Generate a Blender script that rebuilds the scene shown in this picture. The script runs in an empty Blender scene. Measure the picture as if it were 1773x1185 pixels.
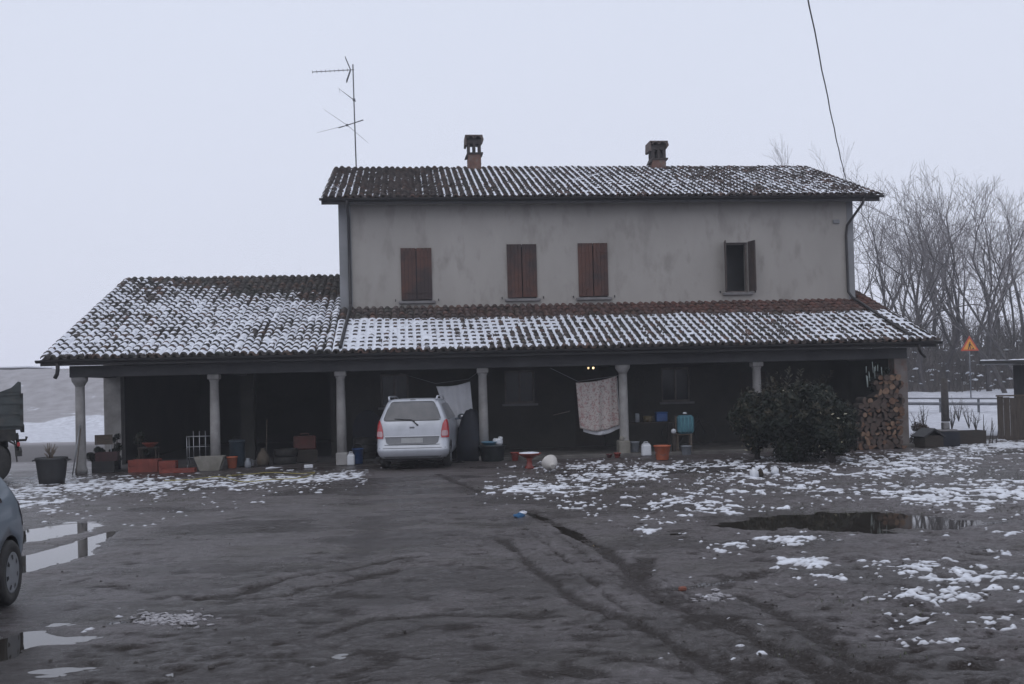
import bpy, bmesh, math, random
import numpy as np
from mathutils import Vector, Matrix
R = math.radians
random.seed(7); RNG = np.random.default_rng(7)
scene = bpy.context.scene
COL = scene.collection

# ------------------------------------------------------------------ camera
CY, PIT, ROLL, PSI, X0, Y0, H, F = 642.07, .0167, -.0252, .1031, -10.093, 25.677, 1.9, 1750.0
_ct, _st = math.cos(PIT), math.sin(PIT)
FW = Vector((0, _ct, _st)); _u0 = Vector((0, -_st, _ct)); _r0 = Vector((1, 0, 0))
RT = _r0 * math.cos(ROLL) + _u0 * math.sin(ROLL); UP = -_r0 * math.sin(ROLL) + _u0 * math.cos(ROLL)
cam_d = bpy.data.cameras.new('camera'); cam = bpy.data.objects.new('camera', cam_d); COL.objects.link(cam)
m = Matrix((RT, UP, -FW)).transposed().to_4x4(); m.translation = (0, 0, H); cam.matrix_world = m
cam_d.sensor_width = 36; cam_d.lens = F / 1773 * 36; cam_d.shift_y = (CY - 592.5) / 1773
cam_d.clip_start = .1; cam_d.clip_end = 3000
scene.camera = cam
# ------------------------------------------------------------------ world, sun, exposure
w = bpy.data.worlds.new('World'); scene.world = w; w.use_nodes = True
nt = w.node_tree; nt.nodes.clear()
SUN_EL, SUN_ROT = R(48), R(200)
sky = nt.nodes.new('ShaderNodeTexSky'); sky.sky_type = 'NISHITA'; sky.sun_disc = False
sky.sun_elevation = SUN_EL; sky.sun_rotation = SUN_ROT; sky.air_density = 1.5; sky.dust_density = 4
b1 = nt.nodes.new('ShaderNodeBackground'); b1.inputs[1].default_value = .06
nt.links.new(sky.outputs[0], b1.inputs[0])
tc = nt.nodes.new('ShaderNodeTexCoord'); sep = nt.nodes.new('ShaderNodeSeparateXYZ')
nt.links.new(tc.outputs['Generated'], sep.inputs[0])
rp = nt.nodes.new('ShaderNodeValToRGB'); nt.links.new(sep.outputs['Z'], rp.inputs[0])
for i, (p_, c_) in enumerate([(0, (.74, .77, .93)), (.12, (.78, .82, .96)), (.35, (.76, .81, .95)), (1, (.82, .86, .97))]):
    e = rp.color_ramp.elements[i] if i < 2 else rp.color_ramp.elements.new(p_)
    e.position = p_; e.color = (*c_, 1)
no = nt.nodes.new('ShaderNodeTexNoise'); no.inputs['Scale'].default_value = 2.2; no.inputs['Detail'].default_value = 4
nt.links.new(tc.outputs['Generated'], no.inputs['Vector'])
mr = nt.nodes.new('ShaderNodeMapRange'); mr.inputs[3].default_value = .985; mr.inputs[4].default_value = 1.04
nt.links.new(no.outputs[0], mr.inputs[0])
vm = nt.nodes.new('ShaderNodeVectorMath'); vm.operation = 'SCALE'
nt.links.new(rp.outputs[0], vm.inputs[0]); nt.links.new(mr.outputs[0], vm.inputs['Scale'])
b2 = nt.nodes.new('ShaderNodeBackground'); nt.links.new(vm.outputs[0], b2.inputs[0]); b2.inputs[1].default_value = 1.0
mx = nt.nodes.new('ShaderNodeMixShader'); mx.inputs[0].default_value = .93
nt.links.new(b1.outputs[0], mx.inputs[1]); nt.links.new(b2.outputs[0], mx.inputs[2])
wo = nt.nodes.new('ShaderNodeOutputWorld'); nt.links.new(mx.outputs[0], wo.inputs[0])
sl = bpy.data.lights.new('sun', 'SUN'); sl.energy = .5; sl.angle = R(60); sl.color = (1, .97, .93)
so = bpy.data.objects.new('sun', sl); COL.objects.link(so); so.location = (0, 0, 60)
_az = math.pi / 2 - SUN_ROT
_d = Vector((math.cos(_az) * math.cos(SUN_EL), math.sin(_az) * math.cos(SUN_EL), math.sin(SUN_EL)))
so.rotation_euler = _d.to_track_quat('Z', 'Y').to_euler()
vs = scene.view_settings; vs.view_transform = 'Standard'; vs.look = 'None'; vs.exposure = 0; vs.gamma = 1
scene.cycles.volume_bounces = 1; scene.cycles.max_bounces = 8
scene.cycles.use_denoising = True

# ------------------------------------------------------------------ helpers
cP, sP = math.cos(PSI), math.sin(PSI)
def Wd(u, v, z=0): return Vector((X0 + u * cP - v * sP, Y0 + u * sP + v * cP, z))
def ray(px, py): return FW + RT * ((px - 886.5) / F) - UP * ((py - CY) / F)
def gpt(px, py, z=0):
    d = ray(px, py); t = (z - H) / d.z; return Vector((d.x * t, d.y * t, z))
def at(px, py, Y):
    d = ray(px, py); t = Y / d.y; return Vector((d.x * t, Y, H + d.z * t))
def uvz(px, py, V):
    d = ray(px, py); t = (V - (X0 * sP - Y0 * cP)) / (-d.x * sP + d.y * cP)
    x, y = d.x * t - X0, d.y * t - Y0; return (x * cP + y * sP, V, H + d.z * t)

def _h(ix, iy, s):
    n = (ix.astype(np.int64) * 374761393 + iy.astype(np.int64) * 668265263 + s * 974711) & 0xffffffff
    n = ((n ^ (n >> 13)) * 1274126177) & 0xffffffff
    return ((n ^ (n >> 16)) & 0xffffff) / float(0xffffff)
def vn(x, y, s=0):
    ix, iy = np.floor(x), np.floor(y); fx, fy = x - ix, y - iy
    fx = fx * fx * (3 - 2 * fx); fy = fy * fy * (3 - 2 * fy)
    a = _h(ix, iy, s); b = _h(ix + 1, iy, s); c = _h(ix, iy + 1, s); d = _h(ix + 1, iy + 1, s)
    return (a + (b - a) * fx) * (1 - fy) + (c + (d - c) * fx) * fy
def fbm(x, y, f=1., o=4, s=0):
    x = np.asarray(x, float) * f; y = np.asarray(y, float) * f; t = 0; a = .5; n = 0
    for i in range(o):
        t = t + a * vn(x, y, s + i * 17); n += a; a *= .5; x, y = x * 2.03 + 5.1, y * 2.03 - 3.7
    return t / n
def ss(a, b, x):
    t = np.clip((x - a) / (b - a), 0, 1); return t * t * (3 - 2 * t)

def np_mesh(name, V, Q, mats, parent=None, smooth=False, attrs=None, midx=None):
    V = np.asarray(V, np.float32); Q = np.asarray(Q, np.int32); k = Q.shape[1]
    me = bpy.data.meshes.new(name); me.vertices.add(len(V)); me.vertices.foreach_set('co', V.ravel())
    me.loops.add(Q.size); me.loops.foreach_set('vertex_index', Q.ravel())
    me.polygons.add(len(Q)); me.polygons.foreach_set('loop_start', np.arange(0, Q.size, k, dtype=np.int32))
    me.polygons.foreach_set('loop_total', np.full(len(Q), k, np.int32))
    if smooth: me.polygons.foreach_set('use_smooth', np.ones(len(Q), bool))
    for m_ in (mats if isinstance(mats, (list, tuple)) else [mats]): me.materials.append(m_)
    if midx is not None: me.polygons.foreach_set('material_index', np.asarray(midx, np.int32))
    me.update(calc_edges=True)
    for an, arr in (attrs or {}).items():
        arr = np.asarray(arr, np.float32)
        if arr.ndim == 1:
            a = me.attributes.new(an, 'FLOAT', 'POINT'); a.data.foreach_set('value', arr)
        else:
            a = me.attributes.new(an, 'FLOAT_COLOR', 'POINT')
            a.data.foreach_set('color', np.concatenate([arr, np.ones((len(arr), 1), np.float32)], 1).ravel())
    o = bpy.data.objects.new(name, me); COL.objects.link(o)
    if parent: o.parent = parent
    return o

class MB:
    def __init__(s): s.v = []; s.f = []; s.m = []; s.sm = []; s.cur = 0
    def add(s, vs_, fs, smooth=False):
        b = len(s.v); s.v += [tuple(v) for v in vs_]
        for f in fs: s.f.append([b + i for i in f]); s.m.append(s.cur); s.sm.append(smooth)
        return s
    def mi(s, i): s.cur = i; return s
    def box(s, c, d, rz=0, bev=0, M=None):
        x, y, z = d[0] / 2, d[1] / 2, d[2] / 2
        if bev:
            b = min(bev, x * .9, y * .9, z * .9)
            bm = bmesh.new(); bmesh.ops.create_cube(bm, size=1)
            for v in bm.verts: v.co = Vector((v.co.x * d[0], v.co.y * d[1], v.co.z * d[2]))
            bmesh.ops.bevel(bm, geom=bm.edges[:], offset=b, segments=1, affect='EDGES')
            bm.verts.index_update(); vv = [v.co.copy() for v in bm.verts]; ff = [[v.index for v in f.verts] for f in bm.faces]; bm.free()
        else:
            vv = [Vector(p) for p in [(-x, -y, -z), (x, -y, -z), (x, y, -z), (-x, y, -z), (-x, -y, z), (x, -y, z), (x, y, z), (-x, y, z)]]
            ff = [(0, 3, 2, 1), (4, 5, 6, 7), (0, 1, 5, 4), (1, 2, 6, 5), (2, 3, 7, 6), (3, 0, 4, 7)]
        T = M if M is not None else Matrix.Rotation(rz, 4, 'Z')
        return s.add([(T @ v) + Vector(c) for v in vv], ff)
    def span(s, a, b, **k):
        return s.box([(a[i] + b[i]) / 2 for i in range(3)], [abs(b[i] - a[i]) for i in range(3)], **k)
    def tube(s, pts, r, n=8, cap=True, smooth=True):
        pts = [Vector(p) for p in pts]; rs = r if isinstance(r, (list, tuple)) else [r] * len(pts)
        vv = []; ff = []; pn = None
        for i, p in enumerate(pts):
            t = (pts[min(i + 1, len(pts) - 1)] - pts[max(i - 1, 0)])
            t = t.normalized() if t.length > 1e-9 else Vector((0, 0, 1))
            if pn is None: pn = t.orthogonal().normalized()
            pn = pn - t * pn.dot(t); pn = pn.normalized() if pn.length > 1e-6 else t.orthogonal().normalized()
            b = t.cross(pn)
            for k in range(n):
                a = 2 * math.pi * k / n; vv.append(p + (pn * math.cos(a) + b * math.sin(a)) * rs[i])
        for i in range(len(pts) - 1):
            for k in range(n): k2 = (k + 1) % n; ff.append((i * n + k, i * n + k2, (i + 1) * n + k2, (i + 1) * n + k))
        s.add(vv, ff, smooth)
        if cap:
            b = len(s.v) - len(vv)
            for q in (list(range(n))[::-1], [(len(pts) - 1) * n + k for k in range(n)]):
                s.f.append([b + i for i in q]); s.m.append(s.cur); s.sm.append(False)
        return s
    def lathe(s, prof, c=(0, 0, 0), n=20, M=None, smooth=True, sq=0):
        vv = []; T = M if M is not None else Matrix.Identity(4)
        for (r, z) in prof:
            for k in range(n):
                a = 2 * math.pi * k / n; vv.append((T @ Vector((r * math.cos(a), r * math.sin(a), z))) + Vector(c))
        ff = [(i * n + k, i * n + (k + 1) % n, (i + 1) * n + (k + 1) % n, (i + 1) * n + k) for i in range(len(prof) - 1) for k in range(n)]
        s.add(vv, ff, smooth); b = len(s.v) - len(vv)
        for i, q in ((0, list(range(n))[::-1]), (len(prof) - 1, [(len(prof) - 1) * n + k for k in range(n)])):
            if prof[i][0] > 1e-4: s.f.append([b + j for j in q]); s.m.append(s.cur); s.sm.append(False)
        return s
    def prism(s, poly, a, b, ax=1):
        """poly (p,q) extruded a->b along axis ax"""
        def P(p, t):
            return (t, p[0], p[1]) if ax == 0 else ((p[0], t, p[1]) if ax == 1 else (p[0], p[1], t))
        n = len(poly); vv = [P(p, a) for p in poly] + [P(p, b) for p in poly]
        return s.add(vv, [list(range(n)), list(range(n, 2 * n))[::-1]] + [(i, n + i, n + (i + 1) % n, (i + 1) % n) for i in range(n)])
    def build(s, name, mats, parent=None, jit=0):
        me = bpy.data.meshes.new(name)
        if jit: s.v = [(x + random.uniform(-jit, jit), y + random.uniform(-jit, jit), z + random.uniform(-jit, jit)) for x, y, z in s.v]
        me.from_pydata(s.v, [], s.f)
        for m_ in (mats if isinstance(mats, (list, tuple)) else [mats]): me.materials.append(m_)
        me.polygons.foreach_set('material_index', s.m); me.polygons.foreach_set('use_smooth', s.sm)
        bm = bmesh.new(); bm.from_mesh(me); bmesh.ops.recalc_face_normals(bm, faces=bm.faces); bm.to_mesh(me); bm.free()
        me.update(); o = bpy.data.objects.new(name, me); COL.objects.link(o)
        if parent: o.parent = parent
        return o

def thing(name, label, cat, loc=(0, 0, 0), rz=0, group=None):
    o = bpy.data.objects.new(name, None); COL.objects.link(o); o.empty_display_size = .2
    o.location = loc; o.rotation_euler = (0, 0, rz); return tag(o, label, cat, group)
def tag(o, label, cat, group=None):
    o['label'] = label; o['category'] = cat
    if group: o['group'] = group
    return o
def struct(o, kind='structure'): o['kind'] = kind; return o
def place(o, loc, rz=0): o.location = loc; o.rotation_euler = (0, 0, rz); return o
def dup(o, loc=None, rz=None, label=None, scale=None):
    r = o.copy(); COL.objects.link(r)
    if loc is not None: r.location = loc
    if rz is not None: r.rotation_euler = (0, 0, rz)
    if scale: r.scale = scale
    if label: r['label'] = label
    for ch in list(o.children):
        c = ch.copy(); COL.objects.link(c); c.parent = r
        for g in ch.children:
            d = g.copy(); COL.objects.link(d); d.parent = c
    return r

# ------------------------------------------------------------------ materials
def pm(name, c1, c2=None, sc=4., rough=.6, r2=None, bump=0, bsc=None, metal=0, det=5, spec=.5, stretch=None, coat=0, lo=.35, hi=.65, attr=None, c3=None, sc3=1.):
    m_ = bpy.data.materials.new(name); m_.use_nodes = True; t = m_.node_tree; N = t.nodes; L = t.links
    P = N['Principled BSDF']; P.inputs['Roughness'].default_value = rough; P.inputs['Metallic'].default_value = metal
    P.inputs['Specular IOR Level'].default_value = spec
    if coat: P.inputs['Coat Weight'].default_value = coat; P.inputs['Coat Roughness'].default_value = .08
    tc_ = N.new('ShaderNodeTexCoord'); vec = tc_.outputs['Object']
    if stretch:
        mp = N.new('ShaderNodeMapping'); mp.inputs['Scale'].default_value = stretch; L.new(vec, mp.inputs[0]); vec = mp.outputs[0]
    def noise(s_, d_=det):
        n_ = N.new('ShaderNodeTexNoise'); n_.inputs['Scale'].default_value = s_; n_.inputs['Detail'].default_value = d_; n_.inputs['Roughness'].default_value = .6
        L.new(vec, n_.inputs['Vector']); return n_
    out = None
    if c2 is not None:
        n1 = noise(sc); r_ = N.new('ShaderNodeMapRange'); r_.inputs[1].default_value = lo; r_.inputs[2].default_value = hi; L.new(n1.outputs[0], r_.inputs[0])
        mi_ = N.new('ShaderNodeMix'); mi_.data_type = 'RGBA'; mi_.inputs[6].default_value = (*c1, 1); mi_.inputs[7].default_value = (*c2, 1)
        L.new(r_.outputs[0], mi_.inputs[0]); out = mi_.outputs[2]
        if c3 is not None:
            n3 = noise(sc3); r3 = N.new('ShaderNodeMapRange'); r3.inputs[1].default_value = .52; r3.inputs[2].default_value = .7; L.new(n3.outputs[0], r3.inputs[0])
            m3 = N.new('ShaderNodeMix'); m3.data_type = 'RGBA'; m3.inputs[7].default_value = (*c3, 1); L.new(r3.outputs[0], m3.inputs[0]); L.new(out, m3.inputs[6]); out = m3.outputs[2]
        if r2 is not None:
            rr = N.new('ShaderNodeMapRange'); rr.inputs[3].default_value = rough; rr.inputs[4].default_value = r2; rr.inputs[1].default_value = lo; rr.inputs[2].default_value = hi
            L.new(n1.outputs[0], rr.inputs[0]); L.new(rr.outputs[0], P.inputs['Roughness'])
    if attr:
        a_ = N.new('ShaderNodeAttribute'); a_.attribute_name = attr
        if out is None: out = a_.outputs['Color']
        else:
            mu = N.new('ShaderNodeMix'); mu.data_type = 'RGBA'; mu.blend_type = 'MULTIPLY'; mu.inputs[0].default_value = 1
            L.new(out, mu.inputs[6]); L.new(a_.outputs['Color'], mu.inputs[7]); out = mu.outputs[2]
    if out is not None: L.new(out, P.inputs['Base Color'])
    else: P.inputs['Base Color'].default_value = (*c1, 1)
    if bump:
        nb = noise(bsc or sc * 3); b_ = N.new('ShaderNodeBump'); b_.inputs['Strength'].default_value = 1; b_.inputs['Distance'].default_value = bump
        L.new(nb.outputs[0], b_.inputs['Height']); L.new(b_.outputs[0], P.inputs['Normal'])
    return m_
def emis(name, c, s):
    m_ = bpy.data.materials.new(name); m_.use_nodes = True; P = m_.node_tree.nodes['Principled BSDF']
    P.inputs['Base Color'].default_value = (*c, 1); P.inputs['Emission Color'].default_value = (*c, 1); P.inputs['Emission Strength'].default_value = s; return m_

M = {}
M['snow'] = pm('snow', (.72, .75, .82), (.58, .60, .66), 6, .55, bump=.006, bsc=25)
M['tile'] = pm('clay_tile', (1.0, .95, .9), (.45, .45, .46), 9, .75, bump=.003, bsc=60, attr='tint', c3=(.55, .62, .5), sc3=2.5)
M['plaster'] = pm('upper_plaster', (.35, .332, .315), (.29, .275, .26), .8, .9, bump=.004, bsc=30, c3=(.25, .235, .22), sc3=2.2, lo=.3, hi=.75, stretch=(1, 1, .45))
M['plaster_edge'] = pm('edge_plaster', (.24, .245, .26), (.19, .195, .205), 1.2, .9, bump=.003, bsc=30)
M['plaster_in'] = pm('shaded_porch_plaster', (.045, .043, .036), (.022, .021, .019), .8, .9, bump=.004, bsc=20)  # plaster darkened so its colour carries the porch's shade
M['column'] = pm('column_stone', (.32, .31, .31), (.22, .215, .21), 3, .85, bump=.004, bsc=25)
M['pier'] = pm('pier_plaster', (.20, .18, .175), (.13, .11, .10), 2, .9, bump=.006, bsc=20, c3=(.17, .075, .05), sc3=2.2)
M['barn_in'] = pm('shaded_barn_wall', (.022, .021, .02), (.012, .012, .012), .8, .9, bump=.004, bsc=20)  # near-black colour stands in for the deep shade inside the barn
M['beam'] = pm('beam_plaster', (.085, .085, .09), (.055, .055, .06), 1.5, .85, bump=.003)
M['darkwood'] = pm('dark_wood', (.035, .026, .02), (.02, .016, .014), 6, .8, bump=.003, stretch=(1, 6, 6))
M['gutter'] = pm('gutter_metal', (.022, .022, .026), (.035, .032, .032), 5, .45, metal=.3)
M['shutter'] = pm('shutter_wood', (.085, .036, .026), (.035, .022, .022), 1.1, .75, bump=.003, bsc=30, lo=.4, hi=.6)
M['shutter_b'] = pm('faded_shutter_wood', (.06, .042, .036), (.04, .03, .03), 3, .8, bump=.003, bsc=30)
M['sill'] = pm('sill_stone', (.20, .195, .2), (.14, .135, .14), 5, .85)
M['glass'] = pm('dark_glass', (.008, .009, .012), None, rough=.12, spec=.25)
M['frame'] = pm('window_frame_wood', (.14, .12, .11), (.09, .075, .07), 8, .6)
M['brick'] = pm('chimney_brick', (.20, .105, .08), (.12, .075, .065), 6, .9, bump=.006, bsc=25, c3=(.16, .15, .13), sc3=4)
M['soot'] = pm('sooty_brick', (.06, .05, .048), (.035, .03, .03), 8, .9, bump=.004)
M['floor'] = pm('porch_concrete', (.12, .112, .105), (.07, .066, .062), 2, .5, r2=.75, bump=.004)
M['steel'] = pm('grey_metal', (.16, .17, .19), (.10, .105, .115), 6, .5, metal=.5)
M['alu'] = pm('aluminium', (.30, .31, .33), None, rough=.45, metal=.8)
M['rubber'] = pm('tyre_rubber', (.012, .012, .013), (.03, .028, .026), 10, .8)
M['black'] = pm('black_plastic', (.012, .012, .014), (.02, .02, .022), 5, .5)
M['orange'] = pm('orange_plastic', (.20, .034, .02), (.13, .024, .016), 5, .55)
M['red'] = pm('red_plastic', (.22, .035, .025), (.15, .025, .02), 5, .5)
M['terracotta'] = pm('terracotta', (.42, .11, .05), (.30, .08, .04), 5, .7)
M['white'] = pm('white_plastic', (.62, .64, .68), (.50, .52, .56), 4, .5)
M['grey'] = pm('grey_plastic', (.22, .24, .27), (.15, .16, .18), 4, .55)
M['blue'] = pm('blue_plastic', (.02, .07, .22), (.015, .05, .15), 5, .5)
M['teal'] = pm('teal_fabric', (.06, .17, .21), (.04, .11, .15), 5, .8)
M['stone'] = pm('trough_stone', (.24, .23, .205), (.16, .15, .13), 4, .9, bump=.008, bsc=14)
M['soil'] = pm('soil', (.04, .03, .022), (.02, .016, .012), 12, .9, bump=.02, bsc=30)
M['bark'] = pm('bark', (.055, .046, .042), (.03, .026, .025), 8, .9, bump=.01)
M['twig'] = pm('twig_bark', (.19, .175, .18), (.13, .12, .125), 3, .9)  # paled so the crowns fade as if in fog
M['treebark'] = pm('tree_bark', (.08, .072, .074), (.05, .046, .048), 5, .9)
M['brush'] = pm('undergrowth_twigs', (.10, .088, .085), (.065, .06, .058), 3, .9)
M['logend'] = pm('log_end', (.14, .075, .045), (.08, .045, .03), 9, .85, bump=.003)
M['logend2'] = pm('weathered_log_end', (.085, .056, .045), (.045, .034, .028), 9, .85, bump=.003)
M['logend3'] = pm('pale_log_end', (.22, .14, .09), (.13, .08, .055), 9, .85, bump=.003)
M['leaf'] = pm('evergreen_leaf', (.006, .010, .007), (.013, .019, .012), 6, .6, spec=.25)
M['leaf2'] = pm('olive_leaf', (.022, .026, .015), (.045, .034, .02), 5, .6, spec=.3)
M['paleleaf'] = pm('pale_leaf', (.30, .33, .27), (.4, .35, .25), 5, .6)
M['grass'] = pm('grass_blade', (.035, .05, .018), (.06, .06, .03), 4, .7)
M['cloth_w'] = pm('white_cotton', (.72, .73, .77), (.62, .63, .67), 2.5, .9)
M['wood'] = pm('old_wood', (.13, .10, .075), (.075, .06, .048), 5, .8, bump=.003, stretch=(1, 6, 6))
M['hose'] = pm('yellow_hose', (.26, .22, .06), None, rough=.6)
M['skyblue'] = pm('pale_blue_plastic', (.12, .25, .36), None, rough=.5)
M['navy'] = pm('navy_tarpaulin', (.008, .011, .022), (.006, .007, .012), 3, .75)

# ------------------------------------------------------------------ ground
PUD = [  # px centre, px radii, depth
    (90, 918, 62, 17, .05), (85, 962, 62, 26, .055), (165, 928, 26, 15, .04), (14, 1112, 50, 34, .045), (60, 1032, 60, 10, .025), (110, 1103, 100, 10, .030), (170, 1072, 90, 7, .024), (90, 1155, 110, 11, .030), (230, 1120, 80, 6, .022),
    (1440, 898, 165, 16, .085), (1620, 902, 100, 11, .05), (1300, 908, 50, 9, .03),
    (975, 922, 42, 10, .016), (590, 1128, 22, 12, .03), (545, 1150, 50, 7, .016),
    (1200, 1005, 45, 8, .018), (1700, 940, 60, 10, .02), (330, 1160, 90, 12, .014)]
RUT = [  # polyline px, width, depth
    ([(325, 1034), (350, 1037), (420, 1024), (500, 1000), (560, 990), (680, 968), (730, 962)], .07, .030),
    ([(330, 1038), (480, 1030), (620, 1000), (690, 985)], .07, .025),
    ([(870, 930), (930, 985), (1000, 1040), (1090, 1075), (1180, 1120), (1300, 1180), (1400, 1240)], .08, .022),
    ([(905, 880), (960, 905), (1050, 950), (1110, 1010), (1170, 1050), (1260, 1080), (1380, 1140), (1480, 1200)], .10, .022),
    ([(1150, 1020), (1250, 1005), (1330, 990)], .10, .025),
    ([(560, 1095), (640, 1070), (740, 1062), (900, 1060)], .09, .02),
    ([(760, 820), (830, 850), (900, 852)], .10, .02),
    ([(1118, 965), (1112, 1000)], .12, .03),
    ([(1280, 1030), (1380, 1075), (1460, 1130), (1600, 1200)], .09, .022),
    ([(640, 900), (620, 1000), (560, 1110), (500, 1190)], .35, .012), ([(860, 900), (880, 1000), (930, 1110), (980, 1190)], .35, .012),
]
SNW = [  # px centre, radii, weight
    (80, 846, 110, 17, .55), (60, 872, 70, 12, .42), (230, 840, 170, 13, .50), (330, 832, 80, 8, .30), (480, 832, 90, 9, .52), (575, 826, 70, 10, .55), (120, 835, 140, 10, .4),
    (890, 832, 60, 9, .36), (930, 846, 120, 12, .60), (1060, 826, 120, 9, .48), (1105, 822, 62, 9, .60), (1010, 806, 110, 7, .40), (1180, 806, 120, 7, .42),
    (1290, 806, 90, 12, .40), (1290, 826, 80, 12, .38), (1380, 815, 90, 8, .42), (1190, 865, 80, 13, .44), (1240, 880, 70, 9, .40), (1030, 876, 60, 6, .40),
    (1270, 850, 110, 9, .36), (1420, 846, 110, 8, .34), (1540, 800, 110, 9, .56), (1600, 790, 130, 9, .45), (1580, 812, 120, 8, .5), (1500, 820, 120, 7, .42),
    (1640, 855, 150, 17, .47), (1750, 850, 80, 26, .46), (1700, 838, 130, 9, .40), (1740, 770, 90, 10, .66), (1690, 778, 70, 7, .5),
    (1270, 944, 90, 11, .42), (1370, 935, 70, 12, .44), (1400, 975, 60, 15, .54), (1430, 1002, 60, 9, .36), (1600, 985, 120, 24, .50), (1680, 1000, 130, 28, .58),
    (1620, 1030, 120, 18, .52), (1740, 960, 60, 14, .36), (1620, 948, 60, 8, .36), (1590, 1068, 60, 9, .42), (1720, 1075, 90, 14, .40), (1540, 1105, 60, 10, .30),
    (1740, 925, 50, 12, .38), (1110, 914, 22, 6, .4), (1085, 945, 18, 5, .33), (1610, 1110, 70, 12, .34), (1770, 1010, 70, 30, .46), (1350, 880, 120, 8, .22),
    (1230, 1033, 50, 7, .30), (820, 1042, 12, 6, .30), (1690, 880, 90, 10, .33)]
def blobs(x, y, lst, sgn=1):
    out = np.zeros_like(x)
    for b in lst:
        c = gpt(b[0], b[1]); a_ = gpt(b[0], b[1] - b[3]); d_ = gpt(b[0], b[1] + b[3])
        rx = b[2] / F * c.y; ry = (a_.y - d_.y) / 2
        q = ((x - c.x) / rx) ** 2 + ((y - c.y) / ry) ** 2
        out = np.maximum(out, b[4] * np.exp(-q * .9)) if sgn > 0 else out + b[4] * np.exp(-q ** 1.6)
    return out
def seg_d(x, y, pts):
    d = np.full_like(x, 1e9)
    for (x1, y1), (x2, y2) in zip(pts[:-1], pts[1:]):
        L2 = (x2 - x1) ** 2 + (y2 - y1) ** 2
        t = np.clip(((x - x1) * (x2 - x1) + (y - y1) * (y2 - y1)) / L2, 0, 1)
        d = np.minimum(d, np.hypot(x - x1 - t * (x2 - x1), y - y1 - t * (y2 - y1)))
    return d
xs = np.arange(-14, 19.01, .033); g = .06; xr = [19.0]
while xr[-1] < 240: xr.append(xr[-1] + g); g *= 1.06
g = .06; xl = [-14.0]
while xl[-1] > -240: xl.append(xl[-1] - g); g *= 1.06
xs = np.concatenate([np.array(xl[1:])[::-1], xs, np.array(xr[1:])])
ys = [5.2]
while ys[-1] < 32: ys.append(ys[-1] + max(.02, ys[-1] * .0030))
while ys[-1] < 240: ys.append(ys[-1] + max(.1, (ys[-1] - 30) * .02))
yb = [-90., -60, -40, -25, -15, -8, -4, -1, 1, 2.5, 3.5, 4.2, 4.7]
ys = np.array(yb + ys)
GX, GY = np.meshgrid(xs, ys)
HU = (GX - X0) * cP + (GY - Y0) * sP; HVv = -(GX - X0) * sP + (GY - Y0) * cP
for k in range(9):   # tyre tracks fanning away to the lower right
    o_ = (k - 4) * 17 + 9 * math.sin(k * 2.3)
    RUT.append(([(930 + o_ * .6, 905 + 3 * math.sin(k)), (1010 + o_ * .9, 960), (1100 + o_ * 1.3, 1025), (1230 + o_ * 2, 1100), (1380 + o_ * 3.2, 1200)], .03, .008))
for k in range(5):
    o_ = (k - 2) * 30
    RUT.append(([(330 + o_, 1050), (520 + o_, 1010 + k * 4), (700 + o_ * .5, 975 + k * 3), (930, 960 + k * 5)], .04, .008))
near = ss(34, 29, GY) * ss(22, 17, GX) * ss(-17, -13, GX) * ss(4.6, 5.4, GY)
rough_r = ss(-1, 3, GX + (GY - 14) * .12)          # churned right half
GZ = near * (.030 * (fbm(GX, GY, .45, 4, 3) - .5) + (.022 + .050 * rough_r) * (fbm(GX, GY * 1.2, 2.2, 4, 9) - .5) + (.006 + .034 * rough_r) * (fbm(GX, GY, 9, 3, 5) - .5))
drag = fbm(GX * .8 + GY * .3, GY * 3.2, 1.3, 3, 23)  # streaks scraped across the yard
GZ += near * (-.066 * np.clip(drag - .55, 0, 1) + .013 * (1 - np.abs(2 * fbm(GX * .8 - GY * .2, GY * 2.6, 2.6, 4, 24) - 1)) - .012)
PT = np.zeros_like(GZ)
for pl, wd, dp in RUT:
    pts = [(gpt(*p).x, gpt(*p).y) for p in pl]
    d_ = seg_d(GX, GY, pts) + .10 * (fbm(GX, GY, 3, 3, 31) - .5)
    PT -= (dp * .8 if wd < .3 else 0) * np.exp(-(d_ / (wd * .8)) ** 2)
    GZ += near * (-dp * np.exp(-(d_ / wd) ** 2) + .4 * dp * np.exp(-((d_ - wd * 1.9) / (wd * .7)) ** 2))
prg = np.random.default_rng(12)
for k in range(2300):   # pits, scuffs and footprints
    px_, py_ = prg.uniform(120, 1773), 835 + 350 * prg.random() ** 1.3
    c_ = gpt(px_, py_); a_ = prg.uniform(.03, .07) + .14 * prg.random() ** 3; b_ = a_ * prg.uniform(.3, .7); dd_ = prg.uniform(.004, .013); th_ = prg.normal(.2, .5)
    i0, i1 = np.searchsorted(ys, [c_.y - .45, c_.y + .45]); j0, j1 = np.searchsorted(xs, [c_.x - .45, c_.x + .45])
    if i1 <= i0 or j1 <= j0: continue
    X_, Y_ = GX[i0:i1, j0:j1] - c_.x, GY[i0:i1, j0:j1] - c_.y
    q_ = ((X_ * math.cos(th_) + Y_ * math.sin(th_)) / a_) ** 2 + ((-X_ * math.sin(th_) + Y_ * math.cos(th_)) / b_) ** 2
    q_ = q_ * (1 + .8 * (fbm(GX[i0:i1, j0:j1], GY[i0:i1, j0:j1], 9, 2, 70) - .5))
    PT[i0:i1, j0:j1] -= dd_ * np.exp(-q_)
    GZ[i0:i1, j0:j1] += .7 * near[i0:i1, j0:j1] * (-dd_ * np.exp(-q_) + .5 * dd_ * np.exp(-(np.sqrt(q_) - 1.5) ** 2 * 4))
DT = GZ - near * .030 * (fbm(GX, GY, .45, 4, 3) - .5)
GZ -= near * blobs(GX, GY, PUD, -1)
inh = ss(-.9, -.3, HVv) * ss(14.5, 13.9, HVv) * ss(-1.8, -1.2, HU) * ss(22, 21.4, HU)
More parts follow.
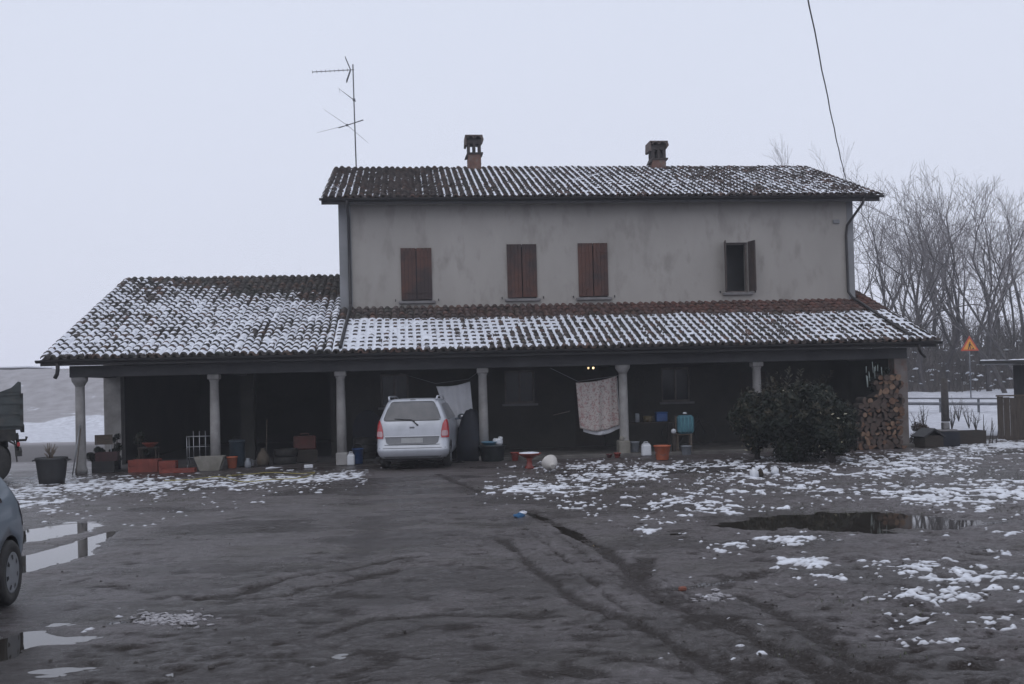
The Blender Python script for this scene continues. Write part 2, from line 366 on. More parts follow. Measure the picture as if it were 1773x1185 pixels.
GZ = GZ * (1 - inh) - .004
# banks of the embankment
bankR = ss(47, 62, GY + 2 * fbm(GX, GY, .08, 3, 2)) * 1.0 + ss(62, 76, GY) * 3.0
bankR = bankR * ss(4, 16, GX) + ss(78, 96, GY) * 4.1 * ss(4, -8, GX) + ss(66, 80, GY) * .7 * ss(4, -8, GX) * 1
heap = np.exp(-((GY - 65.5) / 2.4) ** 2) * ss(-9, -18, GX) * (.25 + 1.5 * np.clip(fbm(GX, GY, .22, 4, 41) - .25, 0, 1))
GZ += bankR + heap + ss(36, 60, GY) * .25 * (fbm(GX, GY, .5, 4, 8) - .5)
GZ += ss(97, 110, GY) * 0
nz = fbm(GX, GY * .85, 3.4, 5, 77); nz2 = fbm(GX, GY * .9, 10, 3, 78); _k = ss(15, 9, GY); nz2 = nz2 * (1 - _k) + (.35 * nz2 + .65 * fbm(GX, GY, 21, 3, 81)) * _k; nz = nz * (1 - _k) + _k * (.5 * nz + .5 * fbm(GX, GY, 7, 3, 82)); nz0 = fbm(GX, GY, .8, 3, 79)
SM = blobs(GX, GY, SNW) + .55 * nz + 1.55 * nz2 + .45 * fbm(GX * .7, GY, 5.5, 3, 80) + .2 * nz0 - 1.855
SM -= .5 * blobs(GX, GY, [(715, 850, 110, 60, 1.0), (760, 1000, 200, 120, 1.), (430, 930, 190, 50, 1.)])
SM = np.where((near > .5) & (inh < .3), SM, -1)
SM = np.where(blobs(GX, GY, PUD, -1) > .012, -.3, SM)
# attributes for the ground shader
farsnow = np.zeros_like(GX)
farsnow = np.maximum(farsnow, ss(39, 46, GY + GX * .28 + 4) * (GX < 5) * (1 - ss(66, 72, GY)) * .95)
farsnow = np.maximum(farsnow, (GX < 5) * np.exp(-((GY - 66) / 3.5) ** 2) * .85)
farsnow = np.maximum(farsnow, (GX < 5) * ss(70, 76, GY) * .42)
farsnow = np.maximum(farsnow, (GX >= 5) * ss(30, 33, GY) * (.80 - .62 * ss(60, 64, GY)))
farsnow = np.maximum(farsnow, (GX >= 17) * ss(26, 30, GY) * .72 * (1 - ss(60, 64, GY)))
road = (GX < 5) * ss(28.5, 30, GY + GX * .1) * (1 - ss(39, 43, GY + GX * .28 + 4))
wf = fbm(GX, GY * 1.5, .55, 4, 51)
wet = np.clip(ss(-.012, -.05, GZ - bankR - heap) * near + .8 * ss(.52, .36, wf) * near + .75 * ss(4, -3, GX + (GY - 8) * .35) * ss(15, 9, GY) * ss(.62, .42, fbm(GX, GY * 2.2, .9, 4, 52)) + .9 * np.exp(-((GX + 1.1 + .03 * GY) / 1.3) ** 2) * ss(24, 20, GY) * ss(.60, .40, fbm(GX, GY * 2, .8, 4, 53)) * near, 0, 1)
low = near * np.clip(ss(-.004, -.013, PT + .006 * (fbm(GX, GY, 12, 3, 71) - .5)) + .22 * ss(-.012, -.030, DT), 0, 1); high = ss(.006, .02, DT) * near
ny, nx = GX.shape
V = np.stack([GX, GY, GZ], -1).reshape(-1, 3)
idx = np.arange(ny * nx).reshape(ny, nx)
Q = np.stack([idx[:-1, :-1], idx[:-1, 1:], idx[1:, 1:], idx[1:, :-1]], -1).reshape(-1, 4)

def ground_mat():
    m_ = bpy.data.materials.new('mud_and_field'); m_.use_nodes = True; t = m_.node_tree; N = t.nodes; L = t.links; P = N['Principled BSDF']
    tc_ = N.new('ShaderNodeTexCoord'); vec = tc_.outputs['Object']
    def noise(s_, d_=6, r_=.6, st=None):
        n_ = N.new('ShaderNodeTexNoise'); n_.inputs['Scale'].default_value = s_; n_.inputs['Detail'].default_value = d_; n_.inputs['Roughness'].default_value = r_
        if st:
            mp = N.new('ShaderNodeMapping'); mp.inputs['Scale'].default_value = st; L.new(vec, mp.inputs[0]); L.new(mp.outputs[0], n_.inputs['Vector'])
        else: L.new(vec, n_.inputs['Vector'])
        return n_.outputs[0]
    def rng(s_, a, b, c=0, d=1):
        r_ = N.new('ShaderNodeMapRange'); r_.inputs[1].default_value = a; r_.inputs[2].default_value = b; r_.inputs[3].default_value = c; r_.inputs[4].default_value = d
        L.new(s_, r_.inputs[0]); return r_.outputs[0]
    def mix(f_, a, b):
        x_ = N.new('ShaderNodeMix'); x_.data_type = 'RGBA'
        for i, q in ((6, a), (7, b)):
            if isinstance(q, tuple): x_.inputs[i].default_value = (*q, 1)
            else: L.new(q, x_.inputs[i])
        L.new(f_, x_.inputs[0]); return x_.outputs[2]
    def at_(n):
        a_ = N.new('ShaderNodeAttribute'); a_.attribute_name = n; return a_.outputs['Fac']
    def mth(op, a, b):
        x_ = N.new('ShaderNodeMath'); x_.operation = op
        for i, q in ((0, a), (1, b)):
            if isinstance(q, (int, float)): x_.inputs[i].default_value = q
            else: L.new(q, x_.inputs[i])
        return x_.outputs[0]
    n1 = noise(1.1); n2 = noise(9, 8, .7); n3 = noise(.5, 5, .6, (1, 2.2, 1))
    c = mix(rng(n1, .35, .65), (.108, .094, .100), (.070, .058, .058))
    c = mix(rng(n3, .52, .68), c, (.040, .034, .024))
    c = mix(rng(noise(3.2, 7, .7, (.8, 2.6, 1)), .52, .64, 0, .85), c, (.036, .028, .023))
    c = mix(rng(noise(1.3, 8, .75, (1, 3.2, 1)), .56, .60, 0, .8), c, (.030, .024, .020))
    c = mix(rng(n2, .45, .75, 0, .55), c, (.11, .10, .10))
    c = mix(rng(noise(30, 3), .64, .72, 0, .6), c, (.16, .15, .15))
    c = mix(mth('MULTIPLY', at_('low'), .75), c, (.016, .012, .010))
    c = mix(mth('MULTIPLY', at_('high'), .5), c, (.115, .105, .108))
    c = mix(rng(noise(34, 6, .85), .52, .60, 0, .75), c, (.21, .195, .20))
    c = mix(rng(noise(21, 7, .85), .51, .58, 0, .8), c, (.024, .018, .015))
    c = mix(rng(noise(6, 8, .8), .52, .59, 0, .65), c, (.030, .023, .020))
    c = mix(mth('MULTIPLY', at_('wet'), .6), c, (.030, .025, .022))
    c = mix(at_('far'), c, mix(at_('pale'), mix(rng(noise(.9, 6), .35, .65), (.095, .082, .08), (.06, .05, .046)), mix(rng(noise(.9, 6), .35, .65), (.33, .32, .34), (.25, .24, .25))))  # left bank: thin snow on soil, its colours lightened to imitate fog
    c = mix(at_('road'), c, (.115, .107, .112))
    s = rng(mth('ADD', mth('MULTIPLY', noise(.55, 8, .65), .9), at_('snowbias')), .98, 1.03)
    s = mth('MULTIPLY', s, rng(at_('snowbias'), .02, .1))
    s = mth('MULTIPLY', s, mth('SUBTRACT', 1, mth('MULTIPLY', at_('road'), .92)))
    c = mix(s, c, mix(rng(noise(2.5), .35, .6), (.64, .66, .72), (.48, .49, .54)))
    L.new(c, P.inputs['Base Color'])
    dull = rng(noise(1.3, 8, .75, (1, 3.0, 1)), .52, .62)      # scraped, matt earth between the wet sheets
    dull2 = rng(noise(4.5, 6, .7, (.8, 2.6, 1)), .54, .62)
    side = at_('dullside')
    sp_ = mth('MULTIPLY', mth('SUBTRACT', 1, mth('MULTIPLY', at_('low'), .80)), mth('SUBTRACT', 1, mth('MULTIPLY', dull, .6)))
    sp_ = mth('MULTIPLY', mth('MULTIPLY', sp_, mth('SUBTRACT', 1, mth('MULTIPLY', dull2, .5))), mth('SUBTRACT', .52, mth('MULTIPLY', side, .20)))
    L.new(sp_, P.inputs['Specular IOR Level'])
    ro = rng(n1, .35, .65, .34, .50); ro2 = mth('SUBTRACT', ro, mth('MULTIPLY', at_('wet'), .27)); L.new(mth('MAXIMUM', ro2, mth('MULTIPLY', at_('far'), .8)), P.inputs['Roughness'])
    b_ = N.new('ShaderNodeBump'); b_.inputs['Distance'].default_value = .02; b_.inputs['Strength'].default_value = .9
    L.new(mth('ADD', noise(14, 8, .75), mth('MULTIPLY', noise(45, 6, .8), .9)), b_.inputs['Height']); L.new(b_.outputs[0], P.inputs['Normal'])
    return m_
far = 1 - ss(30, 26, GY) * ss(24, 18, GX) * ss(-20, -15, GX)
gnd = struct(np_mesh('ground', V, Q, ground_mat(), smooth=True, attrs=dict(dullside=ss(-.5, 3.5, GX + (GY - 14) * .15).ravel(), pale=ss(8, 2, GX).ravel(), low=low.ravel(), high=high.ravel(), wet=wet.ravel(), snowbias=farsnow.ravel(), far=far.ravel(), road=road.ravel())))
# near snow lying on the yard, its own thin layer
T = np.clip(SM, -.05, .3) * .12
keep = (SM > -.06)
kq = keep[:-1, :-1] | keep[:-1, 1:] | keep[1:, :-1] | keep[1:, 1:]
kq &= (SM[:-1, :-1] > -.9)
Qs = Q[kq.ravel()]
Vs = V.copy(); Vs[:, 2] += np.clip(T.ravel(), -.02, .016)
u_, inv = np.unique(Qs, return_inverse=True)
def yard_snow():
    m_ = pm('yard_snow', (.72, .75, .81), (.56, .58, .63), 5, .6, bump=.008, bsc=22, c3=(.46, .46, .48), sc3=3.5); t = m_.node_tree; N = t.nodes; L = t.links; P = N['Principled BSDF']
    src = P.inputs['Base Color'].links[0].from_socket; a_ = N.new('ShaderNodeAttribute'); a_.attribute_name = 'slush'
    mi_ = N.new('ShaderNodeMix'); mi_.data_type = 'RGBA'; L.new(a_.outputs['Fac'], mi_.inputs[0]); L.new(src, mi_.inputs[6]); mi_.inputs[7].default_value = (.23, .225, .24, 1); L.new(mi_.outputs[2], P.inputs['Base Color']); return m_
slush = ss(.075, .0, SM + .05 * (fbm(GX, GY, 14, 2, 90) - .5)).ravel()
struct(np_mesh('snow', Vs[u_], inv.reshape(-1, 4), yard_snow(), smooth=True, attrs=dict(slush=slush[u_])))
# standing water
def water_mat():
    m_ = bpy.data.materials.new('puddle_water'); m_.use_nodes = True; P = m_.node_tree.nodes['Principled BSDF']
    P.inputs['Base Color'].default_value = (.028, .024, .02, 1); P.inputs['Roughness'].default_value = .03; P.inputs['IOR'].default_value = 1.6
    return m_
wb = MB()
for (a, b, c, d) in [(0, 900, 200, 990), (0, 1010, 300, 1183), (1160, 875, 1773, 960), (905, 868, 1110, 945), (440, 1110, 640, 1165), (1130, 985, 1290, 1025)]:
    p = [gpt(a, b), gpt(c, b), gpt(c, d), gpt(a, d)]
    wb.add([(q.x, q.y, -.034) for q in p], [(0, 3, 2, 1)])
struct(wb.build('puddle_water', water_mat()))
# haze: pale damp air from below the ground to above the trees
hz = MB().span((-262, -95, -1.5), (262, 262, 40)).build('haze', None)
hz.data.materials.clear(); hm = bpy.data.materials.new('haze_air'); hm.use_nodes = True; t = hm.node_tree; t.nodes.clear()
pv = t.nodes.new('ShaderNodeVolumePrincipled'); pv.inputs['Color'].default_value = (.93, .95, 1, 1); pv.inputs['Density'].default_value = .0013
mo = t.nodes.new('ShaderNodeOutputMaterial'); t.links.new(pv.outputs[0], mo.inputs['Volume']); hz.data.materials.append(hm)
struct(hz, 'stuff')

def gh(x, y):
    i = int(np.clip(np.searchsorted(ys, y), 1, len(ys) - 1)); j = int(np.clip(np.searchsorted(xs, x), 1, len(xs) - 1))
    return float(GZ[i, j])
def gp(px, py):
    p = gpt(px, py); return Vector((p.x, p.y, gh(p.x, p.y)))

# ------------------------------------------------------------------ farmhouse
EZ, VE = 2.87, -.75; SL = .362; VW = 3.263; ULW, URW = 5.494, 21.17
def zl(v): return EZ + (v - VE) * SL
VLR = 7.08; UEL, UER = -1.58, 21.58
UZ, VUE, VR, ZR = 7.46, 2.74, 8.43, 9.56; USL = (ZR - UZ) / (VR - VUE)
UUL, UUR = 5.03, 21.83
house = thing('farmhouse', 'two-storey grey rendered farmhouse with snowy tiled roofs and a long columned porch', 'house', (X0, Y0, 0), PSI)
PITCH = .21
def roof(name, u0, u1, v0, z0, slope, length_v, sgn=1, tint=None, fine=True):
    A = math.atan(slope); cA, sA = math.cos(A), math.sin(A); L = length_v / cA
    nc = int(round((u1 - u0) / PITCH)); pit = (u1 - u0) / nc; nr = max(1, int(round(L / .33))); rl = L / nr
    ci, rj = np.meshgrid(np.arange(nc), np.arange(nr)); ci = ci.ravel(); rj = rj.ravel(); n = len(ci)
    rg = np.random.default_rng(int(abs(u0 * 10)) + nc)
    V_, Q_, C_ = [], [], []; base = 0
    tc_ = tint(u0 + (ci + .5) * pit, v0 + (rj + .5) * rl * cA * sgn, rg)
    def emit(P, prof_n, rings, col):
        nonlocal base
        # P: (n, rings, prof_n, 3)
        V_.append(P.reshape(-1, 3)); k = rings * prof_n
        loc = np.array([[a * prof_n + b, a * prof_n + b + 1, (a + 1) * prof_n + b + 1, (a + 1) * prof_n + b] for a in range(rings - 1) for b in range(prof_n - 1)])
        Q_.append((loc[None] + (np.arange(n) * k)[:, None, None]).reshape(-1, 4) + base); base += n * k
        C_.append(np.repeat(col, k, axis=0))
    def xyz(u, s, h): return np.stack([u, v0 + sgn * (s * cA - h * sA), z0 + s * sA + h * cA], -1)
    na = 7; th = np.linspace(0, np.pi, na)
    du = rg.normal(0, .011, n); ds = rg.normal(0, .018, n); tw = rg.normal(0, .014, n); dh = rg.normal(0, .004, n); rs = rg.uniform(.94, 1.06, n)
    uc = u0 + (ci + .5) * pit + du; s0 = rj * rl + ds - .02; s1 = s0 + rl + .07
    def ring(s, r, hb, uo):
        return xyz(uc[:, None] + uo[:, None] - r[:, None] * np.cos(th)[None] * 1., np.repeat(s[:, None], na, 1), hb[:, None] + r[:, None] * np.sin(th)[None] * .95)
    r0 = .085 * rs; r1 = .070 * rs
    P = np.stack([ring(s0 + .002, r0 - .016, dh + .018, tw * 0), ring(s0, r0, dh + .030, tw * 0), ring(s1, r1, dh - .004, tw)], 1)
    emit(P, na, 3, tc_)
    # pans
    nb = 5; w_ = np.linspace(-1, 1, nb)
    up = u0 + (ci + 1.0) * pit
    def pring(s, hb, wd):
        return xyz(up[:, None] + wd * w_[None] + 0 * s[:, None], np.repeat(s[:, None], nb, 1), hb[:, None] + .045 * (w_[None] ** 2))
    P = np.stack([pring(s0 - .02, dh * 0 + .004, .088), pring(s0 - .02, dh * 0 + .020, .088), pring(s1, dh * 0 - .008, .075)], 1)
    emit(P, nb, 3, tc_ * .8)
    o = np_mesh(name, np.concatenate(V_), np.concatenate(Q_), M['tile'], house, smooth=True, attrs=dict(tint=np.concatenate(C_)))
    return o, pit, rl, cA, sA, L
def roof_snow(parent, u0, u1, v0, z0, pit, rl, cA, sA, L, dens, nm='snow_cover', ca=.055, cb=.10, nlo=.9):
    nu = int((u1 - u0) / (pit / 9)); nsv = int(L / (rl / 7))
    U, S = np.meshgrid(np.linspace(u0, u1, nu), np.linspace(0.02, L - .02, nsv))
    ph = ((U - u0) / pit) % 1; d_ = np.abs(ph - .5) * pit           # distance from the cover's crest
    hc = np.where(d_ < .083, np.sqrt(np.maximum(.083 ** 2 - d_ ** 2, 0)) * .95, 0)
    fr = (S / rl) % 1; step = .026 * (1 - fr)
    dp = np.minimum(ph, 1 - ph) * pit; hp = .045 * np.clip(dp / .08, 0, 1) ** 2
    Ht = np.maximum(hc + step, hp + step * .5)
    chan = ss(ca, cb, d_)
    vv = v0 + S * cA
    ti = np.floor((U - u0) / pit); tj = np.floor(S / rl)
    pert = _h(ti.astype(np.int64), tj.astype(np.int64), 5) - .5
    n_lo = fbm(U, vv, .8, 4, 61); n_hi = fbm(U, vv * 1.3, 9, 3, 62)
    k_chan, k_cov = dens(U, vv)
    tcv = k_cov + .55 * (n_lo - .5) + .75 * (n_hi - .5) + .42 * pert - .55 * ss(.26, .06, fr) - .25 * ss(.045, .08, d_) * (1 - chan)
    tch = k_chan + nlo * (n_lo - .5) + .5 * (n_hi - .5) + .58 * pert + .34 * (_h(ti.astype(np.int64), 0 * tj.astype(np.int64), 9) - .5) - .30 * ss(.18, .05, fr)
    # side of the cover away from the weather keeps a little less
    t_ = tcv * (1 - chan) + tch * chan
    thick = np.clip(t_ * .06, -.03, .014) + chan * np.clip(t_, 0, 1) * .05
    Hh = Ht + thick
    P = np.stack([U, v0 + S * cA - Hh * sA, z0 + S * sA + Hh * cA], -1).reshape(-1, 3)
    id_ = np.arange(nu * nsv).reshape(nsv, nu); kp = t_ > -.05
    kq_ = kp[:-1, :-1] & kp[:-1, 1:] & kp[1:, :-1] & kp[1:, 1:]
    Qq = np.stack([id_[:-1, :-1], id_[:-1, 1:], id_[1:, 1:], id_[1:, :-1]], -1)[kq_]
    uu, iv = np.unique(Qq, return_inverse=True)
    return np_mesh(nm, P[uu], iv.reshape(-1, 4), M['snow'], parent, smooth=True)
def tnt(base, red=None):
    def f(u, v, rg):
        n = len(u); b = rg.uniform(.65, 1.35, n)[:, None] * np.array(base)[None]
        pick = rg.random(n)
        b = np.where((pick < .16)[:, None], b * np.array([1.5, 1.15, 1.0]), b); b = np.where((pick > .85)[:, None], b * np.array([.75, .85, .85]), b)
        if red is not None:
            k = red(u, v)[:, None] * rg.uniform(.5, 1, n)[:, None]; b = b * (1 - k) + k * np.array([[.135, .055, .043]]) * rg.uniform(.6, 1.2, n)[:, None]
        return b.astype(np.float32)
    return f
lt = tnt((.082, .074, .073))
rt = tnt((.085, .070, .068), lambda u, v: ss(1.7, 2.5, v) * (ss(5.5, 11, u) * .5 + ss(10, 15, u) * .45))
ut = tnt((.078, .067, .067), lambda u, v: .12 + 0 * u)
# lower roof, left part up to its own ridge
o, *g_ = roof('porch_roof', UEL, ULW + .02, VE, EZ, SL, VLR - VE, 1, lt)
def dl(u, v):
    bare = ss(3.2, 6.4, v) * ss(0.5, 4.0, u) * .9 + ss(2.8, 4.5, v) * ss(3.5, 5, u) * .3 + ss(4.0, 7.1, v) * .50
    k = .36 - bare; return k - .15, k + .02
roof_snow(o, UEL, ULW, VE, EZ, *g_, dl)
lroof = o
o2, *g2 = roof('porch_roof', ULW + .02, UER, VE, EZ, SL, VW - VE, 1, rt)
def dr(u, v):
    top = ss(1.75, 2.35, v + .35 * (fbm(u, v, 1.1, 3, 91) - .5)); left = ss(12, 6, u)
    return .80 - top * 1.9 + .1 * left, -.04 + .40 * left - top * 1.5 - .22 * ss(9, 14, u) + .12 * ss(17, 20, u)
roof_snow(o2, ULW + .02, UER, VE, EZ, *g2, dr, ca=.032, cb=.082, nlo=1.05)
# the strip of lean-to beyond the end wall of the house
roof('porch_roof', 21.3, UER, VW, zl(VW) - .0, SL, 1.0, 1, rt)
# lower roof behind its ridge
roof('porch_roof', UEL, ULW, 2 * VLR - VE, EZ, SL, VLR - VE, -1, lt)
# main roof
o3, *g3 = roof('main_roof', UUL, UUR, VUE, UZ, USL, VR - VUE, 1, ut)
def du_(u, v):
    rgt = ss(6.5, 13, u)
    bare = ss(6.0, 8.3, v) * (.35 * (1 - rgt)) + ss(9.5, 7.2, u) * ss(5.8, 6.5, u) * .35
    k = .02 + .44 * rgt - bare; return k + .24, k - .66 + .34 * ss(5.9, 5.3, u)
roof_snow(o3, UUL, UUR, VUE, UZ, *g3, du_, ca=.042, cb=.085, nlo=1.25)
roof('main_roof', UUL, UUR, 2 * VR - VUE, UZ, USL, VR - VUE, -1, ut)

# roof decks, rafters, barge boards
def deck(u0, u1, v0, z0, v1, z1, th=.05, off=-.03):
    return [(v0, z0 + off), (v1, z1 + off), (v1, z1 + off - th), (v0, z0 + off - th)]
d = MB()
d.prism(deck(0, 0, VE, EZ, VLR, zl(VLR)), UEL + .03, ULW, 0); d.prism(deck(0, 0, VLR, zl(VLR), 2 * VLR - VE, EZ), UEL + .03, ULW, 0)
d.prism(deck(0, 0, VE, EZ, VW, zl(VW)), ULW, UER - .03, 0); d.prism(deck(0, 0, VW, zl(VW), VW + 1, zl(VW + 1)), 21.18, UER - .03, 0)
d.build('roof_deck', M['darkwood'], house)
d = MB(); d.prism(deck(0, 0, VUE, UZ, VR, ZR), UUL + .03, UUR - .03, 0); d.prism(deck(0, 0, VR, ZR, 2 * VR - VUE, UZ), UUL + .03, UUR - .03, 0)
d.build('main_roof_deck', M['darkwood'], house)
u = -1.3
while u < 21.4:
    vtop = VLR if u < 5.3 else VW - .02
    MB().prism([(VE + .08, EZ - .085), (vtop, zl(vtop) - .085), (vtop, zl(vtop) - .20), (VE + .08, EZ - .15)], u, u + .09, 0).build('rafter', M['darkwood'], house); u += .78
MB().span((UEL + .02, VE + .02, EZ - .16), (UER - .02, VE + .05, EZ - .005)).build('fascia_board', M['gutter'], house)
MB().span((UUL + .02, VUE + .02, UZ - .17), (UUR - .02, VUE + .05, UZ - .005)).build('fascia_board', M['gutter'], house)
u = 5.15
while u < 21.8:
    MB().prism([(VUE + .08, UZ - .085), (VW + .0, UZ - .085 + (VW - VUE) * USL), (VW, UZ - .19 + (VW - VUE) * USL), (VUE + .08, UZ - .15)], u, u + .09, 0).build('rafter', M['darkwood'], house); u += .7
# gutters
def gutter(u0, u1, v, z, nm='gutter', r=.065):
    n = 7; prof = [(v + r * math.cos(a), z + r * math.sin(a)) for a in [math.pi + math.pi * i / (n - 1) for i in range(n)]]
    pi_ = [(v + (r - .008) * math.cos(a), z + .0 + (r - .008) * math.sin(a)) for a in [math.pi + math.pi * i / (n - 1) for i in range(n)]][::-1]
    return MB().prism(prof + pi_, u0, u1, 0).build(nm, M['gutter'], house)
gutter(UEL - .05, UER + .08, VE - .075, EZ - .02, r=.075); gutter(UUL - .03, UUR + .06, VUE - .07, UZ - .01)

# walls
def wall_with_holes(name, u0, u1, z0, z1, v0, v1, holes, mats, frac=None):
    us = sorted({u0, u1, *[h[0] for h in holes], *[h[2] for h in holes]}); zs = sorted({z0, z1, *[h[1] for h in holes], *[h[3] for h in holes]})
    b = MB(); bm = bmesh.new(); cells = set()
    for i in range(len(us) - 1):
        for j in range(len(zs) - 1):
            cu, cz = (us[i] + us[i + 1]) / 2, (zs[j] + zs[j + 1]) / 2
            if not any(h[0] < cu < h[2] and h[1] < cz < h[3] for h in holes): cells.add((i, j))
    for (i, j) in cells:
        a, b_, c, d_ = us[i], us[i + 1], zs[j], zs[j + 1]
        for v, fl in ((v0, 0), (v1, 1)):
            q = [(a, v, c), (b_, v, c), (b_, v, d_), (a, v, d_)]; b.add(q, [(0, 1, 2, 3)] if not fl else [(3, 2, 1, 0)])
        for (ni, nj, q) in ((i - 1, j, [(a, v0, c), (a, v0, d_), (a, v1, d_), (a, v1, c)]), (i + 1, j, [(b_, v0, c), (b_, v1, c), (b_, v1, d_), (b_, v0, d_)]),
                            (i, j - 1, [(a, v0, c), (a, v1, c), (b_, v1, c), (b_, v0, c)]), (i, j + 1, [(a, v0, d_), (b_, v0, d_), (b_, v1, d_), (a, v1, d_)])):
            if (ni, nj) not in cells: b.add(q, [(0, 1, 2, 3)])
    return b.build(name, mats, house)
ZJ = zl(VW)
WIN = [(7.29, 4.52, 8.17, 6.06), (10.43, 4.54, 11.29, 6.14), (12.57, 4.54, 13.44, 6.15), (17.08, 4.62, 17.80, 6.14)]
wall_with_holes('upper_wall', ULW + .36, URW - .20, ZJ - .1, UZ + .12, VW, VW + .4, WIN, M['plaster'])
# smooth darker strips of render at both corners, outside the downpipes
MB().span((ULW, VW - .012, ZJ - .1), (ULW + .36, VW + .4, UZ + .12)).build('corner_render', M['plaster_edge'], house)
MB().span((URW - .20, VW - .012, ZJ - .1), (URW, VW + .4, UZ + .12)).build('corner_render', M['plaster_edge'], house)
LW = [(6.60, 1.42, 7.42, 2.38), (10.25, 1.42, 11.15, 2.40), (15.0, 1.35, 15.9, 2.38), (12.35, .1, 13.25, 2.2), (8.35, .1, 9.2, 2.15), (17.4, .1, 18.3, 2.2)]
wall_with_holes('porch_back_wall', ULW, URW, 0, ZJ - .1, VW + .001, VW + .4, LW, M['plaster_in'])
d = MB()
for uu in (ULW, URW - .4):  # gable walls, five-sided
    d.prism([(VW + .4, 0), (2 * VR - VUE - .6, 0), (2 * VR - VUE - .6, UZ + .12), (VR, ZR - .12), (VW + .4, UZ + .12)], uu, uu + .4, 0)
d.span((ULW + .4, 13.12, 0), (URW - .4, 13.5, 7.5))
d.build('gable_wall', M['plaster'], house)
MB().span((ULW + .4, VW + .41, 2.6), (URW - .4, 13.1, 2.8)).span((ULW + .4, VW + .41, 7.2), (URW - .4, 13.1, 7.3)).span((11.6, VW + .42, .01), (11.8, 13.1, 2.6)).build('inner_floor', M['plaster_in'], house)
# barn walls on the left
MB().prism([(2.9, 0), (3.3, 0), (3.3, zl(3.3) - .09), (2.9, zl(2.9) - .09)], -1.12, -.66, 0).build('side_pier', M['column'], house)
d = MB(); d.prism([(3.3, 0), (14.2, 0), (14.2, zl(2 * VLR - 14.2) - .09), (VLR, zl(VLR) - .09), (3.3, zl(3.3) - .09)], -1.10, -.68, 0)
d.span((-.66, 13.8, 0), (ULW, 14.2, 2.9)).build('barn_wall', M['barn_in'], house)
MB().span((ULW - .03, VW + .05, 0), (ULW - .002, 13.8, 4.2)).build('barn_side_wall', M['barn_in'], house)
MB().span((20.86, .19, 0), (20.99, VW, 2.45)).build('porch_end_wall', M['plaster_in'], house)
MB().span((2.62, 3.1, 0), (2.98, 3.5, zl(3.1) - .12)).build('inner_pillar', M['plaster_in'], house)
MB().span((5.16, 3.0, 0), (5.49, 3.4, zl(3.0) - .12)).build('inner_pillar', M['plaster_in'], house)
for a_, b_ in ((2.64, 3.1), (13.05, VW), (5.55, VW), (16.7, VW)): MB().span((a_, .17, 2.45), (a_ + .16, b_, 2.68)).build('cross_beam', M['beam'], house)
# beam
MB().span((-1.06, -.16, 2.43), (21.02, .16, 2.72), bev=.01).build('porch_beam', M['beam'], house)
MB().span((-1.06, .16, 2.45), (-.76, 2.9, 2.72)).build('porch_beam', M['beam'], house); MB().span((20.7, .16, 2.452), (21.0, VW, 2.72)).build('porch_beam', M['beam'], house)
# porch floor
MB().span((9.75, -.22, -.02), (21.15, VW, .085), bev=.015).build('porch_floor', M['floor'], house)
# columns
def column(u, kind):
    b = MB(); base = .0
    c = (u, 0, 0)
    if kind == 'flare':
        b.lathe([(.15, .0), (.15, .12), (.125, .18), (.122, 1.2), (.112, 2.2)], c, 16)
        b.lathe([(.112, 2.2), (.13, 2.24), (.15, 2.27), (.19, 2.33), (.20, 2.36), (.20, 2.43)], c, 16)
    else:
        b.span((u - .15, -.15, 0), (u + .15, .15, .33 if kind == 'block' else .12), bev=.02)
        b.lathe([(.128, .1), (.124, 1.2), (.108, 2.24), (.125, 2.26), (.125, 2.30)], c, 16)
        b.span((u - .15, -.15, 2.30), (u + .15, .15, 2.43), bev=.02)
    return b.build('column', M['column'], house, jit=.002)
for u, k in ((-.86, 'flare'), (2.46, 'plain'), (5.66, 'block'), (9.36, 'plain'), (13.12, 'flare'), (16.81, 'plain')): column(u, k)
MB().span((20.63, -.19, 0), (21.0, .19, 2.43), bev=.015).build('brick_pier', M['pier'], house, jit=.003)
# a pale boxy plinth at the foot of the fifth column
MB().span((12.93, -.2, .0), (13.24, .17, .42), bev=.03).build('column_plinth', M['stone'], house)

